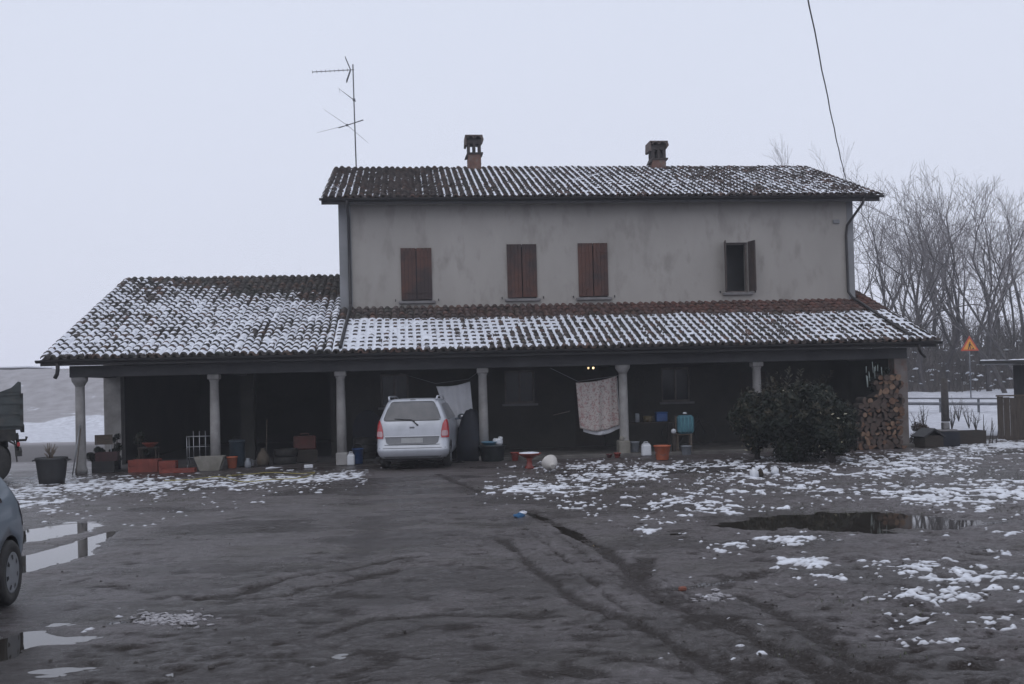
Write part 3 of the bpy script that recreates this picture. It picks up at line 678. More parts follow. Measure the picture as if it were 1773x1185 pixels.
# upper windows
def window(u0, z0, u1, z1, kind):
    f = MB(); t_ = .05
    for a, b in (((u0, z0), (u0 + t_, z1)), ((u1 - t_, z0), (u1, z1)), ((u0 + t_, z1 - t_), (u1 - t_, z1)), ((u0 + t_, z0), (u1 - t_, z0 + t_))):
        f.span((a[0], VW + .10, a[1]), (b[0], VW + .16, b[1]))
    w_ = f.build('window', M['frame'], house)
    if kind == 'shut': MB().span((u0 + t_, VW + .125, z0 + t_), (u1 - t_, VW + .135, z1 - t_)).build('pane', M['glass'], w_)
    else: MB().span((u0 - .3, VW + .9, z0 - .3), (u1 + .3, VW + .95, z1 + .3)).build('dark_backing', M['black'], w_)  # black sheet added behind the opening for the room's shade
    MB().span((u0 - .10, VW - .09, z0 - .085), (u1 + .10, VW + .10, z0 - .004), bev=.01).build('sill', M['sill'], w_)
    hg = MB()
    for s in (-1, 1):
        uc = u0 - .19 if s < 0 else u1 + .19
        hg.span((uc - .012, VW - .07, z0 + .02), (uc + .012, VW - .001, z0 + .05)).span((uc - .012, VW - .07, z0 - .02), (uc + .012, VW - .05, z0 + .05))
    hg.build('shutter_catch', M['gutter'], w_)
    um = (u0 + u1) / 2
    if kind == 'shut':
        for s in (0, 1):
            a, b = (u0 - .015, um - .012) if s == 0 else (um + .012, u1 + .015)
            sh = MB(); n = 4
            for i in range(n):
                x0 = a + (b - a) * i / n; x1 = a + (b - a) * (i + 1) / n - .006
                sh.span((x0, VW - .045 + .002 * (i % 2), z0 + .03 + .01 * s), (x1, VW - .008, z1 + .015))
            for zz in (z0 + .25, z1 - .25): sh.span((a + .02, VW - .056, zz - .02), (b - .01, VW - .044, zz + .02))
            sh.build('shutter', M['shutter'], w_)
    else:
        for s in (-1, 1):
            hu = u0 - .01 if s < 0 else u1 + .01
            sh = MB(); Mr = Matrix.Rotation(s * R(-76), 4, 'Z'); L_ = .36
            for i in range(4):
                c = Mr @ Vector((-s * 0 + s * (L_ * (i + .5) / 4), -.0, 0)); 
                sh.box((hu - s * 0 + c.x * 1, VW - .03 + (c.y if c.y < 0 else -c.y), (z0 + z1) / 2 + .02), (L_ / 4 - .006, .035, z1 - z0 - .0), M=Matrix.Rotation(-s * R(76), 4, 'Z'))
            sh.build('shutter', M['shutter_b'], w_)
for i, h in enumerate(WIN): window(*h, 'open' if i == 3 else 'shut')
# porch windows and doors
for i, (u0, z0, u1, z1) in enumerate(LW):
    if z0 > 1:
        f = MB()
        for a, b in (((u0, z0), (u0 + .06, z1)), ((u1 - .06, z0), (u1, z1)), ((u0 + .06, z1 - .06), (u1 - .06, z1)), ((u0 + .06, z0), (u1 - .06, z0 + .06)), (((u0 + u1) / 2 - .03, z0 + .06), ((u0 + u1) / 2 + .03, z1 - .06))):
            f.span((a[0], VW + .08, a[1]), (b[0], VW + .15, b[1]))
        w_ = f.build('window', M['frame'], house)
        MB().span((u0 + .06, VW + .11, z0 + .06), (u1 - .06, VW + .12, z1 - .06)).build('pane', M['glass'], w_)
        MB().span((u0 - .08, VW - .09, z0 - .07), (u1 + .08, VW + .08, z0 - .003)).build('sill', M['sill'], w_)
    else:
        dr_ = MB().span((u0, VW + .10, z0), (u1, VW + .16, z1)); 
        for a in (.12, .56): dr_.span((u0 + .1, VW + .085, z0 + .15 + a * 1.6), (u1 - .1, VW + .102, z0 + .15 + a * 1.6 + .75))
        d_ = dr_.build('door', M['darkwood'], house)
        MB().tube([(u1 - .1, VW + .09, 1.05), (u1 - .1, VW + .03, 1.05), (u1 - .2, VW + .03, 1.05)], .01).build('handle', M['steel'], d_)
# downpipes
b = MB().tube([(5.78, VUE - .07, UZ - .06), (5.78, VUE - .05, UZ - .18), (5.79, VW - .10, UZ - .5), (5.79, VW - .08, ZJ + .14), (5.80, VW - .22, ZJ + .06), (5.72, VE + .05, EZ + .16)], .045, 8)
b.build('downpipe', M['gutter'], house)
b = MB().tube([(21.28, VUE - .07, UZ - .06), (21.24, VUE - .02, UZ - .25), (20.93, VW - .10, 6.62), (20.90, VW - .08, 6.3), (20.92, VW - .08, ZJ + .25), (20.98, VW - .20, ZJ + .08), (20.90, VE + .15, EZ + .17)], .042, 8)
b.build('downpipe', M['gutter'], house)
MB().tube([(-1.12, VE - .07, EZ - .09), (-1.12, VE - .07, EZ - .25), (-1.14, VE - .06, EZ - .36), (-1.20, VE - .04, EZ - .46)], .05, 8).build('downpipe', M['gutter'], house)
MB().tube([(21.02, VE - .07, EZ - .09), (21.02, VE - .07, EZ - .22), (21.10, VE - .03, EZ - .33), (21.22, VE + .0, EZ - .42)], .042, 8).build('downpipe', M['gutter'], house)
MB().box((20.62, VW - .03, 6.75), (.20, .06, .12), bev=.01).build('junction_box', M['plaster_edge'], house)
# chimneys
def chimney(u, v, zt, w_, shaft, see):
    zb = 8.9; zc = zt
    s = MB(); nb_ = int((zc - .78 - zb) / .07)
    for i in range(nb_):
        z_ = zb + i * .07; j = .003 * (i % 2)
        s.span((u - w_ / 2 + j, v - w_ / 2 + j, z_), (u + w_ / 2 - j, v + w_ / 2 - j, z_ + .064)); s.span((u - w_ / 2 + .01, v - w_ / 2 + .01, z_ + .064), (u + w_ / 2 - .01, v + w_ / 2 - .01, z_ + .07))
    zt0 = zb + nb_ * .07
    c = s.build('chimney', M['brick'], house)
    q = MB()
    # sloping rim tiles half way
    q.prism([(u - w_ / 2 - .09, zt0 - .10), (u - w_ / 2 - .005, zt0 + .08), (u - w_ / 2 + .04, zt0 + .08), (u - w_ / 2 + .01, zt0 - .08)], v - w_ / 2 - .02, v + w_ / 2 + .02, 1)
    q.prism([(u + w_ / 2 + .07, zt0 + .07), (u + w_ / 2 + .07, zt0 + .02), (u + w_ / 2 - .02, zt0 - .08), (u + w_ / 2 - .03, zt0 + .07)], v - w_ / 2 - .02, v + w_ / 2 + .02, 1)
    q.span((u - w_ / 2 - .02, v - w_ / 2 - .03, zt0 + .0), (u + w_ / 2 + .02, v + w_ / 2 + .03, zt0 + .06))
    # lantern posts with openings between
    pz0, pz1 = zt0 + .06, zt0 + .36; pw = .085 if see else .10
    for a in (-1, 0, 1):
        for b_ in ((-1, 1) if see else (-1, 0, 1)):
            q.span((u + a * (w_ / 2 - pw / 2) - pw / 2, v + b_ * (w_ / 2 - pw / 2) - pw / 2, pz0), (u + a * (w_ / 2 - pw / 2) + pw / 2, v + b_ * (w_ / 2 - pw / 2) + pw / 2, pz1))
    q.span((u - w_ / 2 - .01, v - w_ / 2 - .01, pz1), (u + w_ / 2 + .01, v + w_ / 2 + .01, pz1 + .16))
    q.build('chimney_lantern', M['soot'], c)
    k = MB(); zz = pz1 + .16
    # curved tiles laid over the top, open ends to the front, one slipping down on the left
    for a in (-.13, .13):
        for (vv0, vv1, dz) in ((v - w_ / 2 - .12, v + .05, 0.0), (v, v + w_ / 2 + .12, 0.0)):
            pr = [(u + a + .125 * math.cos(t__), zz + .02 + dz + .10 * math.sin(t__)) for t__ in np.linspace(0, math.pi, 8)] + [(u + a + .105 * math.cos(t__), zz + .0 + dz + .085 * math.sin(t__)) for t__ in np.linspace(math.pi, 0, 8)]
            k.prism(pr, vv0, vv1, 1)
    k.prism([(u - w_ / 2 - .10, zz - .20), (u - w_ / 2 - .085, zz + .10), (u - w_ / 2 - .04, zz + .10), (u - w_ / 2 - .03, zz - .22)], v - w_ / 2 - .08, v + w_ / 2 + .08, 1)
    k.prism([(u + w_ / 2 + .10, zz - .02), (u + w_ / 2 + .06, zz + .10), (u + w_ / 2 + .02, zz + .10), (u + w_ / 2 + .01, zz - .15)], v - w_ / 2 - .08, v + w_ / 2 + .08, 1)
    k.span((u - w_ / 2 - .08, v - w_ / 2 - .1, zz + .095), (u + w_ / 2 + .06, v + w_ / 2 + .1, zz + .13))
    k.build('chimney_cap', pm_cap, c)
pm_cap = pm('chimney_cap_tile', (.13, .10, .09), (.07, .058, .055), 5, .85, bump=.004)
chimney(9.86, 8.2, 10.78, .46, 1, True)
chimney(16.33, 8.2, 10.56, .50, 1, False)

# ------------------------------------------------------------------ aerial and cable
ab = uvz(617, 292, 8.6); A0 = Wd(ab[0], 8.6, 0)
ant = thing('tv_antenna', 'tall thin television aerial mast with three sets of rods above the main roof', 'antenna', (A0.x, A0.y, 0), PSI)
def av(px, py): q = uvz(px, py, 8.6); return Vector((q[0] - ab[0], 0, q[2]))
MB().tube([(0, 0, 9.35), av(613, 180), av(611, 112)], .022, 8).build('mast', M['steel'], ant)
b = MB(); p1, p2 = av(541, 125), av(613, 121); b.tube([p1, p2], .013, 6)
for i in range(9):
    p = p1.lerp(p2, i / 9.5); b.tube([p + Vector((0, -.16, 0)), p + Vector((0, .16, 0))], .006, 5).tube([p + Vector((0, 0, -.035)), p + Vector((0, 0, .035))], .009, 5)
b.build('uhf_boom', M['steel'], ant)
b = MB(); p = av(607, 121)
for q in (av(598, 100), av(600, 142)):
    for k in np.linspace(-.12, .12, 4): b.tube([p + Vector((0, k, 0)), q + Vector((0, k, 0))], .010, 5)
    b.tube([q + Vector((0, -.14, 0)), q + Vector((0, .14, 0))], .008, 5)
b.build('reflector', M['steel'], ant)
b = MB().tube([av(587, 154), av(616, 176)], [.006, .016], 6).box(av(613, 173), (.09, .08, .08), bev=.01).tube([av(587, 154) + Vector((0, .5, 0)), av(587, 154) + Vector((0, -.1, 0))], .005, 5)
b.build('middle_boom', M['steel'], ant)
b = MB().tube([av(586, 222), av(629, 208)], [.013, .02], 6).box(av(601, 217), (.09, .08, .07), bev=.01)
b.tube([av(561, 190), av(601, 217), av(638, 248)], [.004, .008, .004], 5).tube([av(549, 230), av(601, 217)], [.004, .008], 5).build('vhf_boom', M['steel'], ant)
a_, b_ = at(1468, 322, 36), at(1392, -40, 11); c_ = at(1330, -340, 6.5)
pts = [a_.lerp(b_, t__) - Vector((0, 0, .35 * 4 * t__ * (1 - t__) * .6)) for t__ in np.linspace(0, 1, 24)] + [b_.lerp(c_, t__) for t__ in np.linspace(.1, 1, 8)]
pts = [p + Vector((.006 * math.sin(i * 1.9), 0, 0)) for i, p in enumerate(pts)]
tag(MB().tube(pts, [.017 - .010 * i / 31 for i in range(32)], 6).build('overhead_cable', M['steel']), 'dark twisted overhead cable running down to behind the right end of the main roof', 'cable')

# ------------------------------------------------------------------ vehicles
def rrect(hw, y0, y1, r, rf, crown, cf, n=6, nsd=7):
    """closed outline, rear at y0, front at y1"""
    P = []
    def cr(x, c): return c * (x / hw) ** 2
    xsr = np.linspace(0, hw - r, 6)
    for x in xsr: P.append((x, y0 + cr(x, crown)))
    yc = y0 + cr(hw - r, crown)
    for a in np.linspace(-math.pi / 2, 0, n + 1)[1:]: P.append((hw - r + r * math.cos(a), yc + r + r * math.sin(a)))
    yf = y1 - cr(hw - rf, cf)
    for t__ in np.linspace(0, 1, nsd + 2)[1:-1]: P.append((hw, yc + r + (yf - rf - yc - r) * t__))
    for a in np.linspace(0, math.pi / 2, n + 1)[:-1]: P.append((hw - rf + rf * math.cos(a), yf - rf + rf * math.sin(a)))
    for x in xsr[::-1]: P.append((x, y1 - cr(x, cf)))
    return P
def car_body(name, levels, mat, parent, wheels, wr, cut_r):
    vv = []; rows = []
    for (z, hw, y0, y1, r, rf) in levels:
        P = rrect(hw, y0, y1, r, rf, .05, .10); full = P + [(-x, y) for x, y in P[::-1][1:-1]]
        rows.append(range(len(vv), len(vv) + len(full))); vv += [(x, y, z) for x, y in full]
    ff = []; n = len(rows[0])
    for a, b in zip(rows[:-1], rows[1:]):
        for k in range(n): ff.append((a[k], a[(k + 1) % n], b[(k + 1) % n], b[k]))
    ff.append(list(rows[0])[::-1]); ff.append(list(rows[-1]))
    mb = MB().add(vv, ff, True); o = mb.build(name, [mat, M['black']], parent)
    cb = MB()
    for (wy, side) in wheels: cb.lathe([(cut_r, -.26), (cut_r, .2)], (side, wy, wr), 28, M=Matrix.Rotation(math.pi / 2, 4, 'Y'))
    cut = cb.build('cutter', [M['black']]); cut.parent = parent
    for f in cut.data.polygons: f.use_smooth = False
    md = o.modifiers.new('b', 'BOOLEAN'); md.object = cut; md.solver = 'EXACT'; md.operation = 'DIFFERENCE'
    bpy.context.view_layer.update(); dg = bpy.context.evaluated_depsgraph_get()
    me = bpy.data.meshes.new_from_object(o.evaluated_get(dg)); o.modifiers.clear(); o.data = me
    bpy.data.objects.remove(cut, do_unlink=True)
    # faces of the arches become the dark liner
    return o
class Surf:
    def __init__(s, levels): s.L = levels
    def par(s, z):
        L = s.L
        for a, b in zip(L[:-1], L[1:]):
            if a[0] <= z <= b[0]:
                t__ = (z - a[0]) / (b[0] - a[0]); return [a[i] + (b[i] - a[i]) * t__ for i in range(6)]
        return list(L[-1] if z > L[-1][0] else L[0])
    def rear(s, x, z, off=.004):
        _, hw, y0, y1, r, rf = s.par(z); ax = abs(x); yc = y0 + .05 * ((hw - r) / hw) ** 2
        if ax <= hw - r: return Vector((x, y0 + .05 * (x / hw) ** 2 - off, z))
        q = min(ax - (hw - r), r); a = math.asin(q / r)
        return Vector((math.copysign(hw - r + (r + off) * math.sin(a), x), yc + r - (r + off) * math.cos(a), z))
    def side(s, y, z, sg=1, off=.004): return Vector((sg * (s.par(z)[1] + off), y, z))
def patch(name, mat, parent, fn, rows, n=10, th=.0):
    """rows: list of (z, a, b): strip between a and b at height z, mapped with fn(t, z)"""
    vv = []; ff = []
    for (z, a, b) in rows:
        for k in range(n + 1): vv.append(fn(a + (b - a) * k / n, z))
    for i in range(len(rows) - 1):
        for k in range(n): ff.append((i * (n + 1) + k, i * (n + 1) + k + 1, (i + 1) * (n + 1) + k + 1, (i + 1) * (n + 1) + k))
    o = MB().add(vv, ff, True).build(name, mat, parent); return o
def wheel(parent, loc, r, wdt, cap, rz=0, sg=1, steer=0):
    Mx = Matrix.Rotation(steer, 4, 'Z') @ Matrix.Rotation(sg * math.pi / 2, 4, 'Y'); h = wdt / 2
    o = MB().lathe([(r * .62, -h), (r * .93, -h), (r, -h * .75), (r, h * .75), (r * .93, h), (r * .64, h), (r * .62, h * .8)], M=Mx, n=36).build('wheel', M['rubber'], parent); o.location = loc
    c = MB().lathe([(r * .64, h * .7), (r * .63, h * 1.0), (r * .58, h * .92), (r * .35, h * 1.02), (r * .14, h * .86), (.001, h * .9)], M=Mx, n=36, smooth=True)
    h_ = c.build('hubcap', cap, o)
    for k in range(7):
        s = MB()
        a = 2 * math.pi * k / 7; Mr = Mx @ Matrix.Rotation(a, 4, 'Z')
        s.add([Mr @ Vector(p) for p in [(r * .40, -r * .045, h * 1.03), (r * .54, -r * .08, h * .97), (r * .54, r * .08, h * .97), (r * .40, r * .045, h * 1.03)]], [(0, 1, 2, 3)]); s.build('hubcap_slot', M['black'], o)
    return o
silver = pm('silver_paint', (.47, .49, .54), (.40, .42, .46), 2.2, .35, r2=.5, metal=.25, coat=.4)
silver2 = pm('blue_silver_paint', (.24, .29, .34), (.21, .25, .30), 2., .3, metal=.35, coat=.6)
redl = pm('tail_lamp_red', (.42, .02, .022), (.30, .015, .02), 6, .2, coat=1)
clearl = pm('tail_lamp_clear', (.42, .26, .28), None, rough=.2, coat=1)
cap = pm('hubcap_silver', (.34, .36, .38), (.26, .27, .29), 4, .4, metal=.5)
darktrim = pm('grey_bumper_trim', (.15, .155, .17), (.12, .125, .135), 4, .5)
vanglass = pm('misted_glass', (.05, .055, .065), (.09, .09, .10), 3, .22, coat=.3)
VL = [(.26, .78, .10, 4.20, .22, .4), (.34, .84, .02, 4.30, .22, .45), (.44, .865, -.02, 4.32, .2, .45), (.50, .865, -.02, 4.33, .2, .45), (.515, .862, -.005, 4.32, .2, .45), (.60, .868, .0, 4.32, .2, .45), (.66, .866, .04, 4.31, .2, .45), (.80, .868, .05, 4.28, .19, .45), (.95, .862, .06, 4.16, .19, .5),
      (1.08, .845, .075, 3.75, .19, .6), (1.15, .825, .10, 3.30, .19, .5), (1.30, .765, .17, 3.02, .18, .4), (1.45, .705, .24, 2.76, .17, .35), (1.57, .655, .31, 2.5, .16, .3), (1.63, .62, .36, 2.3, .15, .3), (1.665, .57, .42, 2.15, .14, .25), (1.685, .47, .52, 2.0, .12, .2), (1.692, .25, .8, 1.7, .1, .15)]
van = thing('parked_car', 'silver people carrier parked nose-in under the porch, seen from behind', 'car', (-2.435, 24.2, 0), R(-1.0))
car_body('body', VL, silver, van, [(.85, .80), (.85, -.80), (3.5, .80), (3.5, -.80)], .31, .36)
MB().span((-.70, .3, .20), (.70, 4.0, .5)).build('underbody', M['black'], van)
S = Surf(VL); ry = lambda x, z: S.rear(x, z, .004)
patch('rear_window', vanglass, van, ry, [(1.175, -.62, .62), (1.19, -.665, .665), (1.23, -.672, .672), (1.45, -.585, .585), (1.57, -.52, .52), (1.60, -.49, .49), (1.612, -.45, .45)], 16)
ws = patch('window_seal', M['black'], van, lambda x, z: S.rear(x, z, .002), [(1.155, -.62, .62), (1.17, -.68, .68), (1.22, -.69, .69), (1.45, -.605, .605), (1.57, -.54, .54), (1.61, -.51, .51), (1.628, -.46, .46)], 16)
for s in (-1, 1):
    a = patch('tail_light', redl, van, lambda x, z: S.rear(x, z, .014), [(.745, s * .70, s * .86), (.80, s * .69, s * .866), (.93, s * .70, s * .862), (1.08, s * .73, s * .845), (1.16, s * .765, s * .822), (1.18, s * .785, s * .812)], 8)
    patch('reversing_lamp', clearl, a, lambda x, z: S.rear(x, z, .018), [(.79, s * .715, s * .83), (.82, s * .705, s * .84), (.88, s * .708, s * .838), (.92, s * .725, s * .825)], 6)
patch('tailgate_step', darktrim, van, lambda x, z: S.rear(x, z, .008), [(.60, -.56, .56), (.64, -.62, .62), (.785, -.655, .655), (.79, -.655, .655)], 14)
patch('chrome_strip', pm('bright_trim', (.6, .62, .66), None, rough=.3), van, lambda x, z: S.rear(x, z, .02), [(.785, -.66, .66), (.805, -.66, .66)], 14)
patch('number_plate', pm('blank_plate', (.30, .31, .32), (.25, .255, .26), 5, .5), van, lambda x, z: S.rear(x, z, .016), [(.635, -.26, .26), (.75, -.26, .26)], 6)
patch('tailgate_gap', M['black'], van, lambda x, z: S.rear(x, z, .003), [(.585, -.66, .66), (.597, -.67, .67)], 14)
patch('bumper_groove', darktrim, van, lambda x, z: S.rear(x, z, .004), [(.505, -.80, .80), (.522, -.80, .80)], 14)
patch('bumper_lower', darktrim, van, lambda x, z: S.rear(x, z, .004), [(.265, -.74, .74), (.315, -.80, .80)], 14)
MB().tube([S.rear(.06, 1.14, .02), S.rear(-.02, 1.19, .03), S.rear(-.42, 1.215, .02)], [.018, .012, .008], 6).tube([S.rear(.02, 1.16, .02), S.rear(.15, 1.05, .03)], [.014, .02], 6).build('rear_wiper', M['black'], van)
MB().box(S.rear(0, 1.005, .012), (.11, .02, .035), bev=.006).build('tailgate_handle', darktrim, van)
MB().tube([(.06, .41, 1.655), (.06, .38, 1.67), (-.06, .38, 1.67), (-.06, .41, 1.655)], .008, 6).build('high_brake_lamp', darktrim, van)
for s in (-1, 1):
    MB().tube([(s * .575, .40, 1.655), (s * .59, .44, 1.735), (s * .60, .7, 1.745), (s * .60, 1.9, 1.74), (s * .585, 2.3, 1.66)], [.028, .022, .018, .018, .02], 8).build('roof_rail', silver, van)
    sf = lambda y, z: S.side(y, z, s, .005)
    for nm, rows in (('rear_side_window', [(1.16, .62, 1.25), (1.3, .58, 1.25), (1.45, .62, 1.25), (1.55, .72, 1.25)]), ('side_window', [(1.16, 1.32, 2.2), (1.3, 1.32, 2.2), (1.45, 1.32, 2.15), (1.56, 1.32, 2.05)]), ('front_side_window', [(1.16, 2.27, 3.1), (1.3, 2.27, 2.86), (1.45, 2.22, 2.6), (1.54, 2.12, 2.42)])):
        patch(nm, M['glass'], van, sf, rows, 6)
    for yy in (1.285, 2.24): patch('door_gap', M['black'], van, lambda y, z: S.side(y, z, s, .003), [(.45, yy, yy + .012), (1.12, yy, yy + .012)], 1)
    mi = MB().lathe([(.001, -.07), (.09, -.06), (.125, 0), (.11, .05), (.001, .06)], (s * 1.03, 2.75, 1.16), 14, M=Matrix.Rotation(math.pi / 2, 4, 'X') @ Matrix.Scale(.7, 4, (0, 1, 0))).tube([(s * .82, 2.85, 1.10), (s * .95, 2.78, 1.12)], .03, 6)
    mm = mi.build('door_mirror', silver2, van); MB().lathe([(.001, 0), (.095, 0), (.095, .004), (.001, .004)], (s * 1.03, 2.678, 1.16), 14, M=Matrix.Rotation(math.pi / 2, 4, 'X') @ Matrix.Scale(.68, 4, (0, 1, 0))).build('mirror_glass', pm('mirror_glass', (.3, .31, .33), None, rough=.2, metal=.7), mm)
for (y_, s) in ((.85, 1), (.85, -1), (3.5, 1), (3.5, -1)): wheel(van, (s * .76, y_, .31), .31, .2, cap, sg=s)

# hatchback at the left edge, mostly outside the picture; its tail is the far end
HL = [(.22, .74, .18, 3.62, .3, .4), (.32, .80, .05, 3.74, .3, .45), (.45, .815, .0, 3.78, .3, .5), (.6, .825, .0, 3.78, .3, .5), (.75, .82, .02, 3.72, .3, .5), (.9, .80, .06, 3.35, .28, .6), (1.0, .77, .12, 2.95, .27, .5),
      (1.15, .70, .22, 2.65, .25, .4), (1.28, .62, .36, 2.42, .24, .35), (1.36, .57, .48, 2.25, .22, .3), (1.40, .50, .60, 2.1, .2, .25), (1.415, .35, .8, 1.9, .15, .2)]
# tail towards the house: local +y points back to the camera
CW = Vector((-4.765, 9.40, 0)); HR = R(180 + 9.5)
_off = Matrix.Rotation(HR, 3, 'Z') @ Vector((-.76, .68, 0))
hat = thing('hatchback_car', 'blue-silver small hatchback with black tyre at the left edge of the yard beside the puddle', 'car', CW - _off, HR)
hb = car_body('body', HL, silver2, hat, [(.68, .78), (.68, -.78), (3.05, .78), (3.05, -.78)], .30, .345)
MB().span((-.62, .3, .18), (.62, 3.4, .5)).build('underbody', M['black'], hat)
S2 = Surf(HL)
patch('rear_window', M['glass'], hat, lambda x, z: S2.rear(x, z), [(.98, -.52, .52), (1.15, -.50, .50), (1.3, -.42, .42)], 10)
for s in (-1, 1):
    patch('tail_light', redl, hat, lambda x, z: S2.rear(x, z, .008), [(.68, s * .64, s * .815), (.8, s * .62, s * .81), (.92, s * .64, s * .79)], 8)
    for rows in ([(.96, .75, 1.35), (1.15, .72, 1.35), (1.3, .82, 1.35)], [(.96, 1.42, 2.75), (1.15, 1.42, 2.45), (1.3, 1.42, 2.2)]):
        patch('side_window', M['glass'], hat, lambda y, z: S2.side(y, z, s, .005), rows, 6)
patch('bumper_trim', M['black'], hat, lambda x, z: S2.rear(x, z, .006), [(.40, -.78, .78), (.46, -.78, .78)], 14)
for (y_, s) in ((.68, 1), (.68, -1), (3.05, 1), (3.05, -1)): wheel(hat, (s * .75, y_, .30), .30, .19, cap, sg=s)

# tipper lorry behind, its tail in view
trk = thing('tipper_lorry', 'grimy dark tipper lorry at the left edge, its raised-corner load bed pointing right', 'lorry', (-11.18, 23.0, 0), R(26.5))
tp = pm('lorry_bed_paint', (.05, .06, .062), (.03, .036, .038), 2.2, .7, bump=.003, c3=(.07, .066, .06), sc3=3)
b = MB(); zb, zt_ = 1.30, 2.08
for y_ in (0, 2.15):
    b.span((-4.0, y_, zb), (0, y_ + .05, zt_))
    for x in np.arange(-3.9, .01, .78): b.span((x - .04, y_ - .035, zb), (x + .04, y_ + .085, zt_ - .03))
    for z_ in (zb + .02, zb + .28, zb + .52, zt_ - .07): b.span((-3.98, y_ - .022, z_), (-.02, y_ + .07, z_ + .05))
b.span((-4.0, .05, zb - .08), (0, 2.15, zb)); b.span((-.05, .05, zb), (-.001, 2.15, zt_))
for y_ in (-.02, 2.14): b.prism([(-.46, zt_), (.0, zt_), (.0, zt_ + .22), (-.06, zt_ + .24), (-.20, zt_ + .10)], y_, y_ + .06, 1)
b.span((-4.0, .05, zb), (-3.95, 2.15, zt_)); b.build('load_bed', tp, trk)
for z_ in (1.45, 1.7, 1.95): MB().span((-.03, -.06, z_), (.03, 0.0, z_ + .1)).build('bed_hinge', M['rubber'], trk)
for y_ in (.4, 1.1, 1.8): MB().span((-.02, y_, 1.15), (.06, y_ + .08, 1.32)).build('bed_hinge', M['rubber'], trk)
b = MB().span((-6.2, .62, .75), (-.5, .72, 1.0)).span((-6.2, 1.48, .75), (-.5, 1.58, 1.0)).span((-.62, .1, .74), (-.45, 2.1, 1.0)).span((-.45, .9, .8), (-.28, 1.3, .95)).tube([(-.1, .12, .98), (.08, .12, .98), (.10, .12, 1.06)], .03, 6)
b.span((-.14, .0, .62), (-.0, 2.1, .75)).span((-.12, .3, .7), (-.06, .42, 1.1)).span((-.12, 1.7, .7), (-.06, 1.82, 1.1)).span((-2.2, .02, .98), (-.12, 2.1, 1.24)).build('chassis', M['rubber'], trk)
for y_ in (.03, 1.88): MB().span((-.10, y_, .84), (-.04, y_ + .20, .94), bev=.01).build('tail_light', redl, trk)
for y_ in (0.02, 1.85):
    MB().prism([(-1.2, .62), (-1.15, .92), (-.9, 1.09), (-.40, 1.09), (-.13, .9), (-.09, .50), (-.12, .49), (-.16, .88), (-.42, 1.05), (-.88, 1.05), (-1.12, .9), (-1.17, .62)], y_, y_ + .35, 1).build('mudguard', M['rubber'], trk)
tw_ = []
for (x, y_) in ((-.70, .18), (-.70, 2.02), (-5.3, .18), (-5.3, 2.02)):
    o = MB().lathe([(.25, -.14), (.44, -.14), (.48, -.10), (.48, .10), (.44, .14), (.27, .14)], M=Matrix.Rotation(math.pi / 2, 4, 'X'), n=32).build('wheel', M['rubber'], trk); o.location = (x, y_, .48)
    MB().lathe([(.27, -.1), (.24, -.06), (.10, -.03), (.09, .02), (.001, .02)], M=Matrix.Rotation(math.pi / 2, 4, 'X'), n=24).lathe([(.27, .12), (.24, .08), (.1, .1), (.001, .1)], M=Matrix.Rotation(math.pi / 2, 4, 'X'), n=24).build('rim', tp, o)
b = MB().prism([(-6.6, .55), (-4.35, .55), (-4.35, 2.35), (-6.1, 2.35), (-6.55, 1.5)], 0.02, 2.18, 1).build('cab', tp, trk)
for y_ in (0.012, 2.18): MB().prism([(-6.35, 1.5), (-5.1, 1.5), (-5.1, 2.2), (-6.02, 2.2)], y_, y_ + .01, 1).build('cab_window', M['glass'], trk)
MB().span((-6.62, .2, 1.52), (-6.2, 2.0, 2.22)).build('windscreen', M['glass'], trk)

# ------------------------------------------------------------------ things in and before the porch
rz0 = PSI
def HP(u, v, z=None):
    p = Wd(u, v, 0); return Vector((p.x, p.y, (.085 if (u > 9.75 and v > -.2) else 0.0) if z is None else z))
def G3(px, py): return gp(px, py)
# black plastic tub with a dead shrub
tub = thing('potted_shrub', 'black plastic tub holding a cut-back bare shrub, standing on snow left of the porch', 'potted plant', G3(90, 838))
MB().lathe([(.26, 0), (.285, .15), (.33, .52), (.345, .56), (.345, .60), (.33, .60), (.31, .52), (.001, .52)], n=28).build('pot', M['black'], tub)
for a in (0, math.pi): MB().tube([(.33 * math.cos(a), -.09, .55), (.40 * math.cos(a), -.07, .53), (.40 * math.cos(a), .07, .53), (.33 * math.cos(a), .09, .55)], .014, 6).build('handle', M['black'], tub)
MB().lathe([(.001, .555), (.15, .55), (.31, .53)], n=20).build('soil', M['soil'], tub)
b = MB()
for k in range(9):
    a = random.uniform(0, 6.28); r = random.uniform(0, .09); L_ = random.uniform(.15, .42)
    p = Vector((-.05 + r * math.cos(a), r * math.sin(a), .53)); q = p + Vector((random.uniform(-.14, .14), random.uniform(-.1, .1), L_)); mid = p.lerp(q, .5) + Vector((random.uniform(-.03, .03), 0, 0))
    b.tube([p, mid, q], [.022, .016, .006], 6)
    for j in range(2): b.tube([mid, mid + Vector((random.uniform(-.12, .12), random.uniform(-.1, .1), random.uniform(.06, .2)))], [.008, .003], 4)
b.build('stems', M['wood'], tub)
# rods leaning on the first column
for (a, b_, r) in (((127, 815), (139, 735), .016), ((133, 815), (140, 742), .011)):
    p = uvz(a[0], a[1], -.35); q = uvz(b_[0], b_[1], -.16)
    tag(MB().tube([Wd(p[0], -.42, 0.0), Wd(q[0], -.17, q[2] + .0)], r, 8).build('garden_cane', M['alu' if r > .012 else 'wood']), 'thin pale metal pole leaning on the first porch column' if r > .012 else 'thinner wooden cane leaning on the first porch column beside a metal pole', 'pole')
